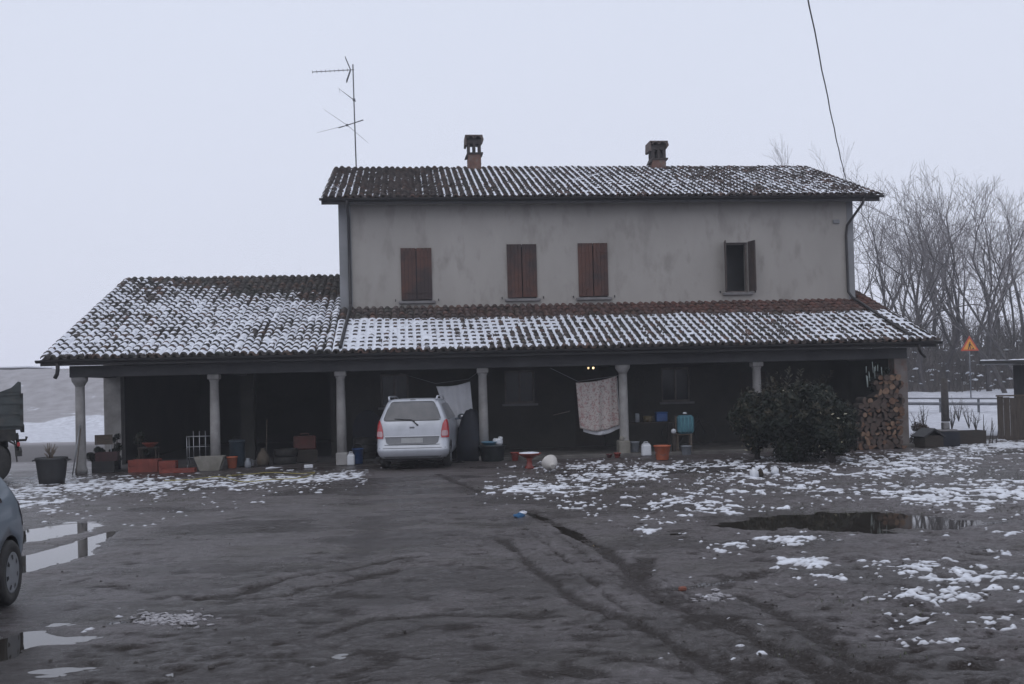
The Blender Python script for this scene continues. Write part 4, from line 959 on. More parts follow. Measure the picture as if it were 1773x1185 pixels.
# dark clutter: chair, crates, plants by the first column
ch = thing('wooden_chair', 'old wooden chair with a broad backrest between the first column and the side wall', 'chair', HP(-.62, 1.05, 0), rz0 + R(12))
MB().span((-.2, -.2, .42), (.2, .2, .45)).build('seat', M['wood'], ch); MB().span((-.22, .17, .66), (.22, .2, .92)).build('backrest', M['wood'], ch)
for x in (-.18, .18):
    MB().tube([(x, .185, 0), (x, .185, .92)], .016, 6).build('leg', M['alu'], ch); MB().tube([(x, -.18, 0), (x, -.18, .43)], .016, 6).build('leg', M['alu'], ch)
def crate(loc, rz, dims, mat, label, group=None, open_=True):
    t__ = thing('crate', label, 'crate', loc, rz, group); L_, W_, H_ = dims; b = MB(); th = .012
    b.span((-L_ / 2, -W_ / 2, 0), (L_ / 2, W_ / 2, th))
    for z_, h_ in ((th, H_ * .44), (H_ * .52, H_ * .48)):
        b.span((-L_ / 2, -W_ / 2, z_), (L_ / 2, -W_ / 2 + th, z_ + h_)).span((-L_ / 2, W_ / 2 - th, z_), (L_ / 2, W_ / 2, z_ + h_))
        b.span((-L_ / 2, -W_ / 2 + th, z_), (-L_ / 2 + th, W_ / 2 - th, z_ + h_)).span((L_ / 2 - th, -W_ / 2 + th, z_), (L_ / 2, W_ / 2 - th, z_ + h_))
    for x in (-L_ / 2 - .004, L_ / 2 - .026):
        for y_ in (-W_ / 2 - .004, W_ / 2 - .026): b.span((x, y_, 0), (x + .03, y_ + .03, H_ + .004))
    for x in np.linspace(-L_ / 2 + .1, L_ / 2 - .1, 5): b.span((x - .008, -W_ / 2 - .006, .01), (x + .008, -W_ / 2, H_))
    b.build('crate_box', mat, t__); return t__
crate(HP(-.35, .25, 0), rz0, (.55, .36, .28), M['black'], 'black slatted crate on the ground right of the first column, lowest of the dark clutter')
crate(HP(-.30, .30, .285), rz0 + .1, (.52, .34, .22), pm('maroon_plastic', (.05, .015, .018), (.03, .012, .014), 5, .6), 'dark maroon crate stacked on the black crate right of the first column')
crate(HP(-.42, .95, 0), rz0, (.42, .4, .36), M['navy'], 'dark navy crate behind the black crate near the first column')
def leafy(name, label, cat, loc, parts, rad, hgt, n, mats, seed, clumps=14, lsz=.04, stems=6, stemmat=None, shoots=0, upl=0):
    r = np.random.default_rng(seed); root = thing(name, label, cat, loc)
    cc = r.normal(0, 1, (clumps, 3)); cc /= np.linalg.norm(cc, axis=1)[:, None]; cc *= r.uniform(.35, 1, clumps)[:, None] ** .6
    cc = cc * np.array([rad[0], rad[1], hgt / 2]) * .78 + np.array([0, 0, hgt / 2 + upl])
    k = r.integers(0, clumps, n); cr = r.uniform(.22, .42, clumps) * min(rad[0], rad[1], hgt / 2) * 1.35
    dd = r.normal(0, 1, (n, 3)); dd /= np.linalg.norm(dd, axis=1)[:, None]; P = cc[k] + dd * (cr[k] * r.uniform(.3, 1.12, n) ** .5)[:, None]
    P[:, 2] = np.maximum(P[:, 2], .02)
    nrm = dd + r.normal(0, .6, (n, 3)); nrm /= np.linalg.norm(nrm, axis=1)[:, None]
    t1 = np.cross(nrm, r.normal(0, 1, (n, 3))); t1 /= np.linalg.norm(t1, axis=1)[:, None]; t2 = np.cross(nrm, t1)
    sz = lsz * r.uniform(.6, 1.5, n)[:, None]
    Vv = np.stack([P - t1 * sz, P + t2 * sz * .42 + nrm * sz * .1, P + t1 * sz, P - t2 * sz * .42 + nrm * sz * .1], 1).reshape(-1, 3)
    Qq = np.arange(4 * n).reshape(n, 4)
    np_mesh('foliage', Vv, Qq, mats, root, midx=(r.random(n) * r.random(n) * len(mats)).astype(int) if len(mats) > 1 else None)
    if shoots:
        sv = []; ns = 0
        for q in range(shoots):
            b0 = cc[r.integers(0, clumps)]; d0 = r.normal(0, 1, 3); d0[2] = abs(d0[2]) * .8 + .5; d0 /= np.linalg.norm(d0); L0 = r.uniform(.3, .62) * min(rad[0], hgt / 2)
            for t__ in np.linspace(.25, 1, 16):
                for z__ in range(2):
                    P_ = b0 + d0 * L0 * 1.25 * t__ + r.normal(0, .012, 3); e = r.normal(0, 1, 3); e -= d0 * e.dot(d0); e /= np.linalg.norm(e); e = e * .8 + d0 * .5; f_ = np.cross(e, d0); s_ = lsz * r.uniform(.7, 1.3)
                    sv += [P_, P_ + e * s_ + f_ * s_ * .3, P_ + e * s_ * 2, P_ + e * s_ - f_ * s_ * .3]; ns += 1
        np_mesh('shoots', np.array(sv), np.arange(4 * ns).reshape(ns, 4), mats[-1], root)
    s = MB()
    for c in cc[:stems]:
        s.tube([(r.normal(0, .05), r.normal(0, .05), 0), (c[0] * .4, c[1] * .4, c[2] * .5), tuple(c)], [.03, .02, .008], 6)
    s.build('stems', stemmat or M['bark'], root); return root
leafy('potted_plant', 'dark leafy plant rising behind the first porch column', 'plant', HP(-.72, .7, 0), None, (.22, .2), 1.02, 900, [M['leaf'], M['leaf']], 3, 8, .035)
leafy('potted_plant', 'low dark plant with tufted top right of the first column', 'plant', HP(-.42, 1.5, 0), None, (.24, .2), .98, 900, [M['leaf']], 4, 8, .035)
# orange crates
crate(HP(.72, -.05, 0), rz0 + R(-2), (.72, .42, .31), M['orange'], 'large orange slatted crate with a sagging rim, left of the other orange crates')
crate(HP(1.35, -.30, .0), rz0, (.40, .30, .27), M['orange'], 'small upright orange crate behind the low orange tray')
tr = thing('plastic_tray', 'low flat orange tray in front of the wire rack', 'tray', HP(1.68, -.72, 0.0), rz0)
MB().span((-.42, -.16, 0), (.42, .16, .012)).span((-.42, -.16, .012), (.42, -.147, .10)).span((-.42, .147, .012), (.42, .16, .10)).span((-.42, -.147, .012), (-.407, .147, .10)).span((.407, -.147, .012), (.42, .147, .10)).build('tray_body', M['orange'], tr)
MB().span((.02, -.15, .012), (.38, .15, .05), bev=.02).build('compost', M['soil'], tr)
st = thing('garden_table', 'small dark stand with an orange bowl on it behind the large orange crate', 'stand', HP(.62, .75, 0), rz0)
MB().span((-.25, -.2, .55), (.25, .2, .58)).build('tabletop', M['darkwood'], st)
for x in (-.21, .21):
    for y_ in (-.16, .16): MB().span((x - .02, y_ - .02, 0), (x + .02, y_ + .02, .55)).build('leg', M['darkwood'], st)
tag(place(MB().lathe([(.09, 0), (.10, .02), (.20, .10), (.205, .12), (.18, .11), (.001, .04)], n=24).build('bowl', M['orange']), HP(.66, .72, .58), 0), 'wide orange bowl on the small dark stand', 'bowl')
leafy('potted_plant', 'dark plant behind the wide orange bowl', 'plant', HP(.3, 1.2, 0), None, (.25, .25), 1.15, 700, [M['leaf'], M['leaf2']], 9, 9, .04)
# wire rack
rk = thing('wire_rack', 'pale metal wire rack standing between the orange crates and the second column', 'rack', HP(2.0, .22, 0), rz0)
b = MB(); 
for x in (-.30, -.13, .02, .17, .34): b.tube([(x, 0, .12), (x, 0, .86 if x in (-.30, .34) else .98)], .012, 6)
for z_ in (.30, .58, .84): b.tube([(-.30, 0, z_), (.34, 0, z_)], .012, 6)
b.build('front_grid', M['alu'], rk)
b = MB()
for x in (-.30, .34): b.tube([(x, .28, 0), (x, .28, .84)], .012, 6).tube([(x, 0, .84), (x, .28, .84)], .010, 6).tube([(x, 0, .30), (x, .28, .30)], .010, 6).tube([(x, 0, 0), (x, 0, .12)], .012, 6)
b.tube([(-.3, .28, .84), (.34, .28, .84)], .010, 6).build('back_frame', M['alu'], rk)
# stone trough
tg = thing('stone_trough', 'weathered stone trough with sloping ends in front of the second column', 'trough', HP(2.40, -.42, 0), rz0)
vv = []
for (z_, a, b_) in ((0, .24, .15), (.36, .36, .21)): vv += [(-a, -b_, z_), (a, -b_, z_), (a, b_, z_), (-a, b_, z_)]
for (z_, a, b_) in ((.36, .31, .165), (.10, .22, .12)): vv += [(-a, -b_, z_), (a, -b_, z_), (a, b_, z_), (-a, b_, z_)]
ff = [(0, 3, 2, 1)] + [(i, (i + 1) % 4, 4 + (i + 1) % 4, 4 + i) for i in range(4)] + [(4 + i, 4 + (i + 1) % 4, 8 + (i + 1) % 4, 8 + i) for i in range(4)] + [(8 + i, 8 + (i + 1) % 4, 12 + (i + 1) % 4, 12 + i) for i in range(4)] + [(12, 13, 14, 15)]
MB().add(vv, ff).build('trough_body', M['stone'], tg, jit=.006); MB().span((-.27, -.14, .2), (.27, .14, .31)).build('soil', M['soil'], tg)
def pot(name, label, cat, loc, r0, r1, h, mat, rim=.02, soil=True, n=24):
    o = thing(name, label, cat, loc)
    MB().lathe([(r0, 0), (r0 + .004, .01), (r1, h - rim * 1.6), (r1 + rim * .6, h - rim * 1.5), (r1 + rim * .7, h), (r1 - .01, h), (r1 - .015, h - .04), (r0 * .9, .02), (.001, .02)], n=n).build('pot_body', mat, o)
    if soil: MB().lathe([(.001, h - .055), (r1 - .018, h - .06)], n=n).build('soil', M['soil'], o)
    return o
pot('flower_pot', 'terracotta pot just right of the second column', 'pot', HP(2.84, .18, 0), .10, .135, .30, M['terracotta'])
dm = thing('plastic_drum', 'dark blue-grey drum behind the second column and terracotta pot', 'drum', HP(2.86, .85, 0))
MB().lathe([(.19, 0), (.20, .02), (.20, .62), (.215, .64), (.215, .68), (.19, .70), (.001, .70)], n=24).build('drum_body', pm('bluegrey_plastic', (.022, .04, .06), (.016, .028, .04), 5, .5), dm)
dl_ = MB().lathe([(.001, .72), (.12, .72), (.13, .70)], n=24).tube([(-.1, 0, .71), (-.08, 0, .77), (.08, 0, .77), (.1, 0, .71)], .012, 6).build('lid', M['black'], dm)
jg = thing('milk_churn', 'small pale galvanised can between the second column and the barn clutter', 'can', HP(3.25, .1, 0))
MB().lathe([(.07, 0), (.085, .03), (.085, .15), (.045, .21), (.05, .25), (.001, .25)], n=20).build('can_body', M['grey'], jg); MB().tube([(.05, 0, .22), (.13, 0, .2), (.13, 0, .08), (.08, 0, .05)], .008, 6).build('handle', M['grey'], jg)
sk = MB().lathe([(.12, 0), (.16, .05), (.17, .2), (.12, .34), (.05, .42), (.07, .46), (.001, .46)], n=16).build('sack', pm('sackcloth', (.10, .08, .06), (.06, .05, .04), 5, .95), None, jit=.008); tag(place(sk, HP(3.55, .7, 0)), 'brown sack standing behind the small pale can', 'sack')
tag(place(MB().tube([(0, 0, 0), (.03, .12, 1.2)], .011, 6).build('broom_handle', M['wood']), HP(3.58, .95, 0)), 'thin upright broom handle behind the brown sack', 'stick')
bx = thing('fuel_can', 'rusty red rectangular fuel can in the shade of the left barn', 'can', HP(4.55, 1.6, 0), rz0 + .15)
rr_ = pm('rusty_red', (.10, .022, .018), (.05, .018, .014), 5, .7)
MB().span((-.3, -.15, .35), (.3, .15, .72), bev=.03).build('can_body', rr_, bx); MB().tube([(-.12, 0, .72), (-.1, 0, .78), (.1, 0, .78), (.12, 0, .72)], .014, 6).build('handle', rr_, bx)
MB().span((-.34, -.2, 0), (.34, .2, .35), bev=.02).build('stand', M['darkwood'], bx)
# tyre heap in the barn
for k, (u, v, z_) in enumerate(((4.05, 1.25, .1), (4.08, 1.28, .31), (6.15, 2.2, .1), (6.17, 2.22, .3), (6.15, 2.2, .5))):
    o = MB().lathe([(.19, -.08), (.30, -.10), (.32, -.05), (.32, .05), (.30, .10), (.19, .08), (.21, 0), (.19, -.08)], n=28).build('tyre', M['rubber']); place(o, HP(u, v, z_))
    tag(o, ['old black tyre lying at the bottom of a pile of two in the left barn', 'old black tyre on top of a pile of two in the left barn', 'bottom tyre of the pile of three left of the silver car', 'middle tyre of the pile of three left of the silver car', 'top tyre of the pile of three left of the silver car'][k], 'tyre', 'old tyres stacked under the porch')
ty = MB().prism([(-.03 + .42 * math.cos(a), .8 + .55 * math.sin(a)) for a in np.linspace(0, math.pi, 14)] + [(-.45, 0), (.39, 0)], 0, .25, 1).build('firewood_cover', M['navy']); tag(place(ty, HP(6.25, 2.75, 0), rz0), 'dark arched cover standing against the wall left of the silver car', 'cover')
wt = thing('planter_box', 'small white rectangular planter on the ground left of the third column', 'planter', HP(4.86, -.62, 0), rz0)
MB().span((-.11, -.05, 0), (.11, .05, .085), bev=.01).build('planter_body', M['white'], wt)
tag(place(MB().tube([(-.2, 0, .01), (-.05, .03, .03), (.05, -.02, .02), (.2, .02, .03)], [.02, .03, .022, .012], 6).build('crumpled_bag', M['white'], None, jit=.006), HP(3.98, -.52, 0), rz0), 'strip of crumpled white plastic on the ground by the small galvanised can', 'bag')
def jerry(label, loc, mat, w_=.2, d_=.14, h_=.30, rz=0):
    o = thing('jerry_can', label, 'canister', loc, rz)
    MB().span((-w_ / 2, -d_ / 2, 0), (w_ / 2, d_ / 2, h_ * .86), bev=.025).prism([(-w_ / 2 + .01, h_ * .85), (w_ / 2 - .01, h_ * .85), (w_ / 2 - .05, h_ * .98), (-w_ / 2 + .05, h_ * .98)], -d_ / 2 + .02, d_ / 2 - .02, 1).build('can_body', mat, o)
    MB().tube([(-w_ * .25, 0, h_ * .95), (-w_ * .2, 0, h_ * 1.08), (w_ * .2, 0, h_ * 1.08), (w_ * .25, 0, h_ * .95)], .011, 6).build('handle', mat, o)
    MB().lathe([(.022, 0), (.022, .03), (.001, .03)], (w_ * .32, 0, h_ * .95), 12).build('cap', M['black'], o); return o
jerry('white plastic canister against the right foot of the third column', HP(5.90, -.24, 0), M['white'], .19, .16, .32, rz0)
bl = pot('bucket', 'bright blue bucket behind the white canister at the third column', 'bucket', HP(6.05, .35, 0), .12, .15, .40, M['blue'], soil=False); MB().tube([(-.155, 0, .38), (-.1, -.02, .5), (0, -.03, .54), (.1, -.02, .5), (.155, 0, .38)], .005, 5).build('handle', M['steel'], bl)
# hose
hp = [(392, 826), (430, 822), (470, 820), (520, 822), (545, 820), (520, 829), (470, 832), (420, 836), (380, 828), (330, 832), (280, 834)]
pts = []
for (a, b_) in hp: p = gp(a, b_); pts.append(p + Vector((0, 0, .03)))
cr = []
for i in range(len(pts) - 1):
    p0, p1, p2, p3 = pts[max(i - 1, 0)], pts[i], pts[i + 1], pts[min(i + 2, len(pts) - 1)]
    for t__ in np.linspace(0, 1, 8, endpoint=False):
        cr.append(.5 * ((2 * p1) + (-p0 + p2) * t__ + (2 * p0 - 5 * p1 + 4 * p2 - p3) * t__ ** 2 + (-p0 + 3 * p1 - 3 * p2 + p3) * t__ ** 3))
tag(MB().tube(cr, .010, 6).build('garden_hose', M['hose']), 'yellow garden hose looping through the snow in front of the left porch', 'hose')
# washing
def hang(name, label, TL, TR, BL, BR, V_, mats, nu=24, nv=24, wav=.05, extra=None, notch=None, parent=None, back=0):
    tl, tr_, bl_, br = [Vector(uvz(*p, V_)) for p in (TL, TR, BL, BR)]
    g_ = []
    for j in range(nv + 1):
        for i in range(nu + 1):
            a, b_ = i / nu, j / nv
            p = tl.lerp(tr_, a).lerp(bl_.lerp(br, a), b_); p.z -= .05 * math.sin(math.pi * a) * (1 - b_)
            p.y += wav * math.sin(a * 9 + b_ * 1.3) * (.3 + b_) + .03 * math.sin(a * 21 + 2 * b_) + back
            if extra: p = extra(a, b_, p)
            q = Wd(p.x, p.y, p.z); g_.append(tuple(q))
    return g_
def sheet_obj(name, label, cat, g_, nu, nv, mat, mask=None):
    f = [(j * (nu + 1) + i, j * (nu + 1) + i + 1, (j + 1) * (nu + 1) + i + 1, (j + 1) * (nu + 1) + i) for j in range(nv) for i in range(nu) if mask is None or mask((i + .5) / nu, (j + .5) / nv)]
    b = MB().add(g_, f, True); o = b.build(name, mat); md = o.modifiers.new('thickness', 'SOLIDIFY'); md.thickness = .008
    return tag(o, label, cat)
g_ = hang('s', '', (755, 669), (815, 661), (774, 740), (828, 744), .9, None, 24, 24, .03, lambda a, b_, p: p + Vector((-.0, 0, -.10 * b_ * (1 - a) * a * 2)))
g_ = hang('s', '', (755, 669), (814, 661), (779, 735), (822, 748), .9, None, 24, 24, .03)
sheet_obj('white_sheet', 'plain white sheet hanging on a line between the silver car and the fourth column', 'sheet', g_, 24, 24, M['cloth_w'])
fl = pm('floral_cotton', (.44, .40, .385), (.34, .215, .21), 13, .9, lo=.48, hi=.62, c3=(.15, .145, .14), sc3=26)
g_ = hang('s', '', (997, 663), (1068, 651), (1005, 742), (1072, 736), .25, None, 24, 24, .03, lambda a, b_, p: p + Vector((0, 0, -.12 * math.sin(math.pi * a) * b_)))
sheet_obj('floral_cloth', 'patterned pinkish floral cloth hanging beside the fifth column', 'cloth', g_, 24, 24, fl)
g_ = hang('s', '', (999, 664), (1069, 655), (1011, 748), (1074, 741), .32, None, 24, 24, .03, lambda a, b_, p: p + Vector((0, 0, -.14 * math.sin(math.pi * a) * b_)))
sheet_obj('white_lining', 'white cloth hanging just behind the floral cloth, its hem showing below', 'cloth', g_, 24, 24, M['cloth_w'])
lp = [Wd(5.66, .0, 2.38), Wd(8.2, .9, 2.12), Wd(9.36, .6, 2.35)]
tag(MB().tube([Wd(7.2, .9, 2.36), Wd(8.15, .9, 2.06), Wd(9.05, .9, 2.16), Wd(9.36, .15, 2.4)], .005, 5).build('washing_line', M['alu']), 'thin washing line that carries the white sheet', 'line')
tag(MB().tube([Wd(11.2, .28, 2.40), Wd(11.95, .28, 2.02), Wd(13.0, .28, 2.14), Wd(13.12, .12, 2.2)], .005, 5).build('washing_line', M['alu']), 'thin washing line that carries the floral cloth', 'line')
tag(MB().tube([Wd(11.3, .6, 1.12), Wd(11.75, .5, 1.22)], .012, 6).build('wooden_batten', M['frame']), 'short pale stick poking out left of the floral cloth', 'stick')
# dark covered heap behind the sheet and beside the car
prof = [(.0, 1.36), (.14, 1.32), (.25, 1.12), (.34, .85), (.40, .45), (.44, 0)]
b = MB().lathe([(r_, z_) for r_, z_ in prof[::-1]], n=22); o = b.build('tarpaulin_heap', M['navy'], None, jit=.012); o.scale = (1, .8, 1); tag(place(o, HP(9.05, .25, 0)), 'dark tarpaulin-covered heap between the silver car and the fourth column', 'heap')
# big dark tub with basins
tb = thing('laundry_tub', 'big dark round tub at the foot of the fourth column', 'tub', HP(9.55, -.28, 0))
MB().lathe([(.27, 0), (.29, .02), (.335, .37), (.36, .38), (.36, .42), (.33, .42), (.28, .05), (.001, .05)], n=28).build('tub_body', pm('dark_green_plastic', (.016, .022, .024), (.025, .03, .032), 5, .5), tb)
tag(place(MB().lathe([(.13, 0), (.2, .09), (.22, .10), (.2, .11), (.12, .02), (.001, .02)], n=24).build('basin', M['skyblue']), HP(9.47, -.32, .40)), 'light blue basin resting on the big dark tub', 'basin')
tag(place(MB().span((-.12, -.09, 0), (.12, .09, .17), bev=.04).span((.02, -.07, .12), (.13, .06, .22), bev=.03).build('crumpled_bag', M['white'], None, jit=.012), HP(9.70, -.22, .41), .3), 'crumpled white bag resting on the big dark tub', 'bag')
pot('flower_pot', 'small dull red pot right of the big dark tub', 'pot', HP(10.12, -.45, 0), .07, .105, .22, M['red'])
bb = thing('bird_bath', 'orange-red pedestal bowl with snow in it, left of the white basin', 'planter', G3(917, 811))
MB().lathe([(.11, 0), (.12, .02), (.07, .08), (.06, .2), (.10, .26)], n=22).build('pedestal', M['red'], bb)
MB().lathe([(.10, .25), (.26, .33), (.285, .36), (.265, .365), (.24, .345), (.001, .31)], n=28).build('bowl', M['orange'], bb); MB().lathe([(.245, .345), (.23, .372), (.12, .385), (.001, .38)], n=18).build('snow_cap', M['snow'], bb, jit=.008)
bs = MB().lathe([(.055, -.02), (.06, 0), (.09, .03), (.155, .10), (.178, .19), (.185, .20), (.17, .195), (.14, .12), (.001, .04)], n=28, M=Matrix.Rotation(R(-66), 4, 'X')).build('enamel_basin', pm('cream_enamel', (.50, .48, .46), (.42, .40, .38), 5, .5)); p = G3(957, 819); tag(place(bs, (p.x, p.y - .0, p.z + .155), .35), 'cream round basin tipped on its side, base towards the camera', 'basin')
pot('flower_pot', 'small red pot on the ground left of the fifth column', 'pot', HP(12.80, -.55, 0), .06, .085, .13, M['red'])
pot('flower_pot', 'tiny dark red pot left of the small red pot by the fifth column', 'pot', HP(12.60, -.5, 0), .05, .07, .10, pm('dark_red_plastic', (.09, .02, .02), (.05, .015, .015), 5, .6))
dg_ = thing('watering_can', 'pale round watering can on the stone plinth of the fifth column', 'watering can', HP(13.02, -.12, .42), rz0)
MB().lathe([(.06, 0), (.065, .02), (.06, .09), (.03, .11), (.001, .11)], n=16).build('can_body', M['stone'], dg_); MB().tube([(.05, 0, .03), (.15, 0, .10)], [.014, .01], 6).build('spout', M['stone'], dg_)
gr_ = pot('bucket', 'grey zinc bucket between the fifth column and the white canister', 'bucket', HP(13.42, .15), .10, .13, .28, M['grey'], soil=False)
jerry('white plastic canister between the grey zinc bucket and the orange-red bucket', HP(13.63, -.30, 0), M['white'], .25, .17, .34, rz0)
bk = pot('bucket', 'orange-red bucket standing right of the white canister', 'bucket', G3(1147, 797), .145, .205, .36, M['terracotta'], soil=False); MB().tube([(-.2, 0, .34), (-.21, -.05, .2), (0, -.21, .12), (.21, -.05, .2), (.2, 0, .34)], .005, 5).build('handle', M['steel'], bk)
# chair with the teal backpack
c2 = thing('wooden_chair', 'brown wooden chair carrying the teal bag right of the orange-red bucket', 'chair', HP(14.78, .15), rz0 + R(-8))
MB().span((-.21, -.2, .42), (.21, .2, .455), bev=.01).build('seat', M['wood'], c2); MB().span((-.2, .18, .75), (.2, .2, .92)).build('backrest', M['wood'], c2)
for x in (-.18, .18):
    MB().span((x - .018, .17, 0), (x + .018, .205, .92)).build('leg', M['wood'], c2); MB().span((x - .018, -.19, 0), (x + .018, -.155, .42)).build('leg', M['wood'], c2)
bg = thing('backpack', 'teal ribbed bag sitting on the brown wooden chair', 'bag', HP(14.80, .02, .54), rz0)
MB().span((-.22, -.12, 0), (.22, .12, .50), bev=.06).build('bag_body', M['teal'], bg); b = MB()
for x in np.linspace(-.15, .15, 4): b.tube([(x, -.125, .03), (x, -.132, .25), (x, -.125, .46)], .013, 6)
b.build('ribs', pm('teal_trim', (.09, .24, .28), None, rough=.7), bg); MB().tube([(-.06, 0, .5), (-.05, 0, .56), (.05, 0, .56), (.06, 0, .5)], .012, 6).build('handle', M['black'], bg)
tag(place(MB().lathe([(.05, 0), (.055, .01), (.045, .045), (.001, .05)], n=14).build('soap_dish', M['white']), HP(14.78, -.02, 1.075)), 'small white lid lying on top of the teal bag', 'lid')
tbk = thing('side_table', 'low dark table along the wall behind the orange-red bucket', 'table', HP(14.0, 1.15), rz0)
MB().span((-.75, -.3, .72), (.75, .3, .76)).build('tabletop', M['darkwood'], tbk)
for x in (-.7, .7):
    for y_ in (-.25, .25): MB().span((x - .03, y_ - .03, 0), (x + .03, y_ + .03, .72)).build('leg', M['darkwood'], tbk)
def onT(u, dv=0): return HP(u, 1.05 + dv, .845)
tag(place(MB().lathe([(.06, 0), (.065, .01), (.065, .22), (.05, .25), (.001, .25)], n=16).build('white_jar', M['grey']), onT(13.72)), 'pale grey jar at the left end of the dark table', 'jar')
tag(place(MB().lathe([(.10, 0), (.12, .02), (.14, .16), (.12, .17), (.001, .15)], n=20).build('bowl', pm('ochre_pot', (.10, .075, .03), (.06, .045, .02), 5, .7)), onT(14.02)), 'dull ochre bowl between the grey jar and the blue box', 'bowl')
tag(place(MB().span((-.16, -.1, 0), (.16, .1, .24), bev=.02).span((-.17, -.11, .24), (.17, .11, .27), bev=.01).build('storage_box', M['blue']), onT(14.42, .05), rz0), 'small bright blue lidded box on the dark table left of the teal bag', 'box')
tag(place(MB().lathe([(.001, -.07), (.05, -.05), (.07, 0), (.05, .05), (.001, .07)], n=16).build('ball', M['white']), HP(14.45, -.06, .62)), 'small white ball beside the lower left of the teal bag', 'ball')
tag(place(MB().span((-.05, -.05, 0), (.05, .05, .55), bev=.01).build('stool_post', M['darkwood']), HP(14.45, -.06, 0), rz0), 'dark post under the small white ball', 'post')
pot('bucket', 'small grey bucket in front of the brown wooden chair', 'bucket', HP(14.72, -.30, 0), .11, .14, .24, M['grey'], soil=False)
bcy = MB()
for (u, r_) in ((0, .32), (1.0, .32)):
    bcy.tube([(u + r_ * math.cos(a), 0, r_ + r_ * math.sin(a)) for a in np.linspace(0, 2 * math.pi, 25)], .018, 6)
    for k in range(10): a = k * math.pi / 10; bcy.tube([(u + r_ * math.cos(a), 0, r_ + r_ * math.sin(a)), (u - r_ * math.cos(a), 0, r_ - r_ * math.sin(a))], .002, 3)
bcl = thing('bicycle', 'dark bicycle leaning against the porch wall behind the shrub', 'bicycle', HP(15.2, 2.9), rz0)
bcy.build('wheels', M['rubber'], bcl)
MB().tube([(0, 0, .32), (.4, 0, .28), (.3, 0, .78), (0, 0, .32)], .014, 6).tube([(.4, 0, .28), (.82, 0, .75), (.32, 0, .70)], .014, 6).tube([(1.0, 0, .32), (.82, 0, .75), (.80, 0, .92), (.80, -.2, .95)], .014, 6).build('frame', M['gutter'], bcl)
MB().span((.18, -.06, .78), (.42, .06, .82), bev=.02).build('saddle', M['black'], bcl)
# lamp bulbs
lb = thing('porch_lamp', 'two small lit warm bulbs under the porch ceiling above the floral cloth', 'lamp', HP(12.35, .45, 2.40), rz0)
MB().span((-.12, -.015, .0), (.10, .015, .02)).tube([(0, 0, .02), (0, 0, .55)], .008, 6).build('lamp_arm', M['gutter'], lb)
for x, s in ((-.075, 1.4), (.06, 3)): MB().lathe([(.001, -.055), (.018, -.05), (.028, -.02), (.02, .0), (.001, .0)], (x, 0, 0), 14).build('bulb', emis('bulb_glow' + str(s), (1, .72, .38), s), lb)
# right pier: trailing plant, firewood
leafy('hanging_plant', 'trailing plant with pale strips hanging from the beam left of the brick pier', 'plant', HP(20.1, -.30, 1.35), None, (.45, .16), 1.15, 1500, [M['leaf'], M['leaf'], M['leaf2']], 12, 16, .05)
b = MB()
for k in range(9):
    u = random.uniform(-.33, .12); z_ = random.uniform(.45, 1.0); b.tube([(u, -.2, z_), (u + random.uniform(-.03, .03), -.22, z_ - random.uniform(.12, .32))], .012, 5)
tag(place(b.build('plastic_strips', pm('pale_strip', (.24, .28, .27), None, rough=.6)), HP(20.0, -.30, 1.40), rz0), 'pale shiny strips hanging among the trailing plant beside the brick pier', 'strips')
logs = []
z_ = .07; row = 0
while z_ < 1.95:
    left = 19.15 + .30 * max(0, z_ - .25) + (.30 if z_ > 1.4 else 0) + random.uniform(-.08, .08); u = left + random.uniform(0, .08)
    while u < 20.56:
        r_ = random.uniform(.055, .098); u += r_ * .95
        logs.append((u, z_ + random.uniform(-.018, .018), r_)); u += r_ * .93
    z_ += .122; row += 1
def mklog(kind, r_, em):
    n = 14; L_ = .42
    if kind == 0: P = [(r_ * (1 + .06 * math.sin(3 * a + r_ * 90)) * math.cos(a), r_ * (1 + .08 * math.cos(2 * a)) * math.sin(a)) for a in np.linspace(0, 2 * math.pi, n, endpoint=False)]
    elif kind == 1: P = [(1.15 * r_ * math.cos(a), 1.15 * r_ * math.sin(a) - r_ * .35) for a in np.linspace(0, math.pi, 9)]
    else: P = [(-r_ * .1, -r_), (r_ * .3, -r_ * .9)] + [(1.5 * r_ * math.cos(a) - r_ * .4, 1.6 * r_ * math.sin(a) - r_ * .8) for a in np.linspace(.3, 1.5, 6)]
    k = len(P); b = MB(); V0 = [(p[0], 0, p[1]) for p in P]; V1 = [(p[0], L_, p[1]) for p in P]
    b.mi(0).add(V0 + V1, [(i, (i + 1) % k, k + (i + 1) % k, k + i) for i in range(k)]); b.mi(1).add(V0, [list(range(k))]).add(V1, [list(range(k))[::-1]])
    return b.build('log', [M['bark'], em])
for i, (u, z__, r_) in enumerate(logs):
    o = mklog(random.choice((0, 0, 1, 2)), r_, random.choice((M['logend'], M['logend2'], M['logend2'], M['logend2'], M['logend3'])))
    o.location = HP(u, random.uniform(-.62, -.52), z__); o.rotation_euler = (random.uniform(-.03, .03), random.uniform(-3, 3), PSI + random.uniform(-.05, .05))
    tag(o, 'short cut log in the firewood pile left of the brick pier', 'log', 'logs in the firewood pile by the brick pier')
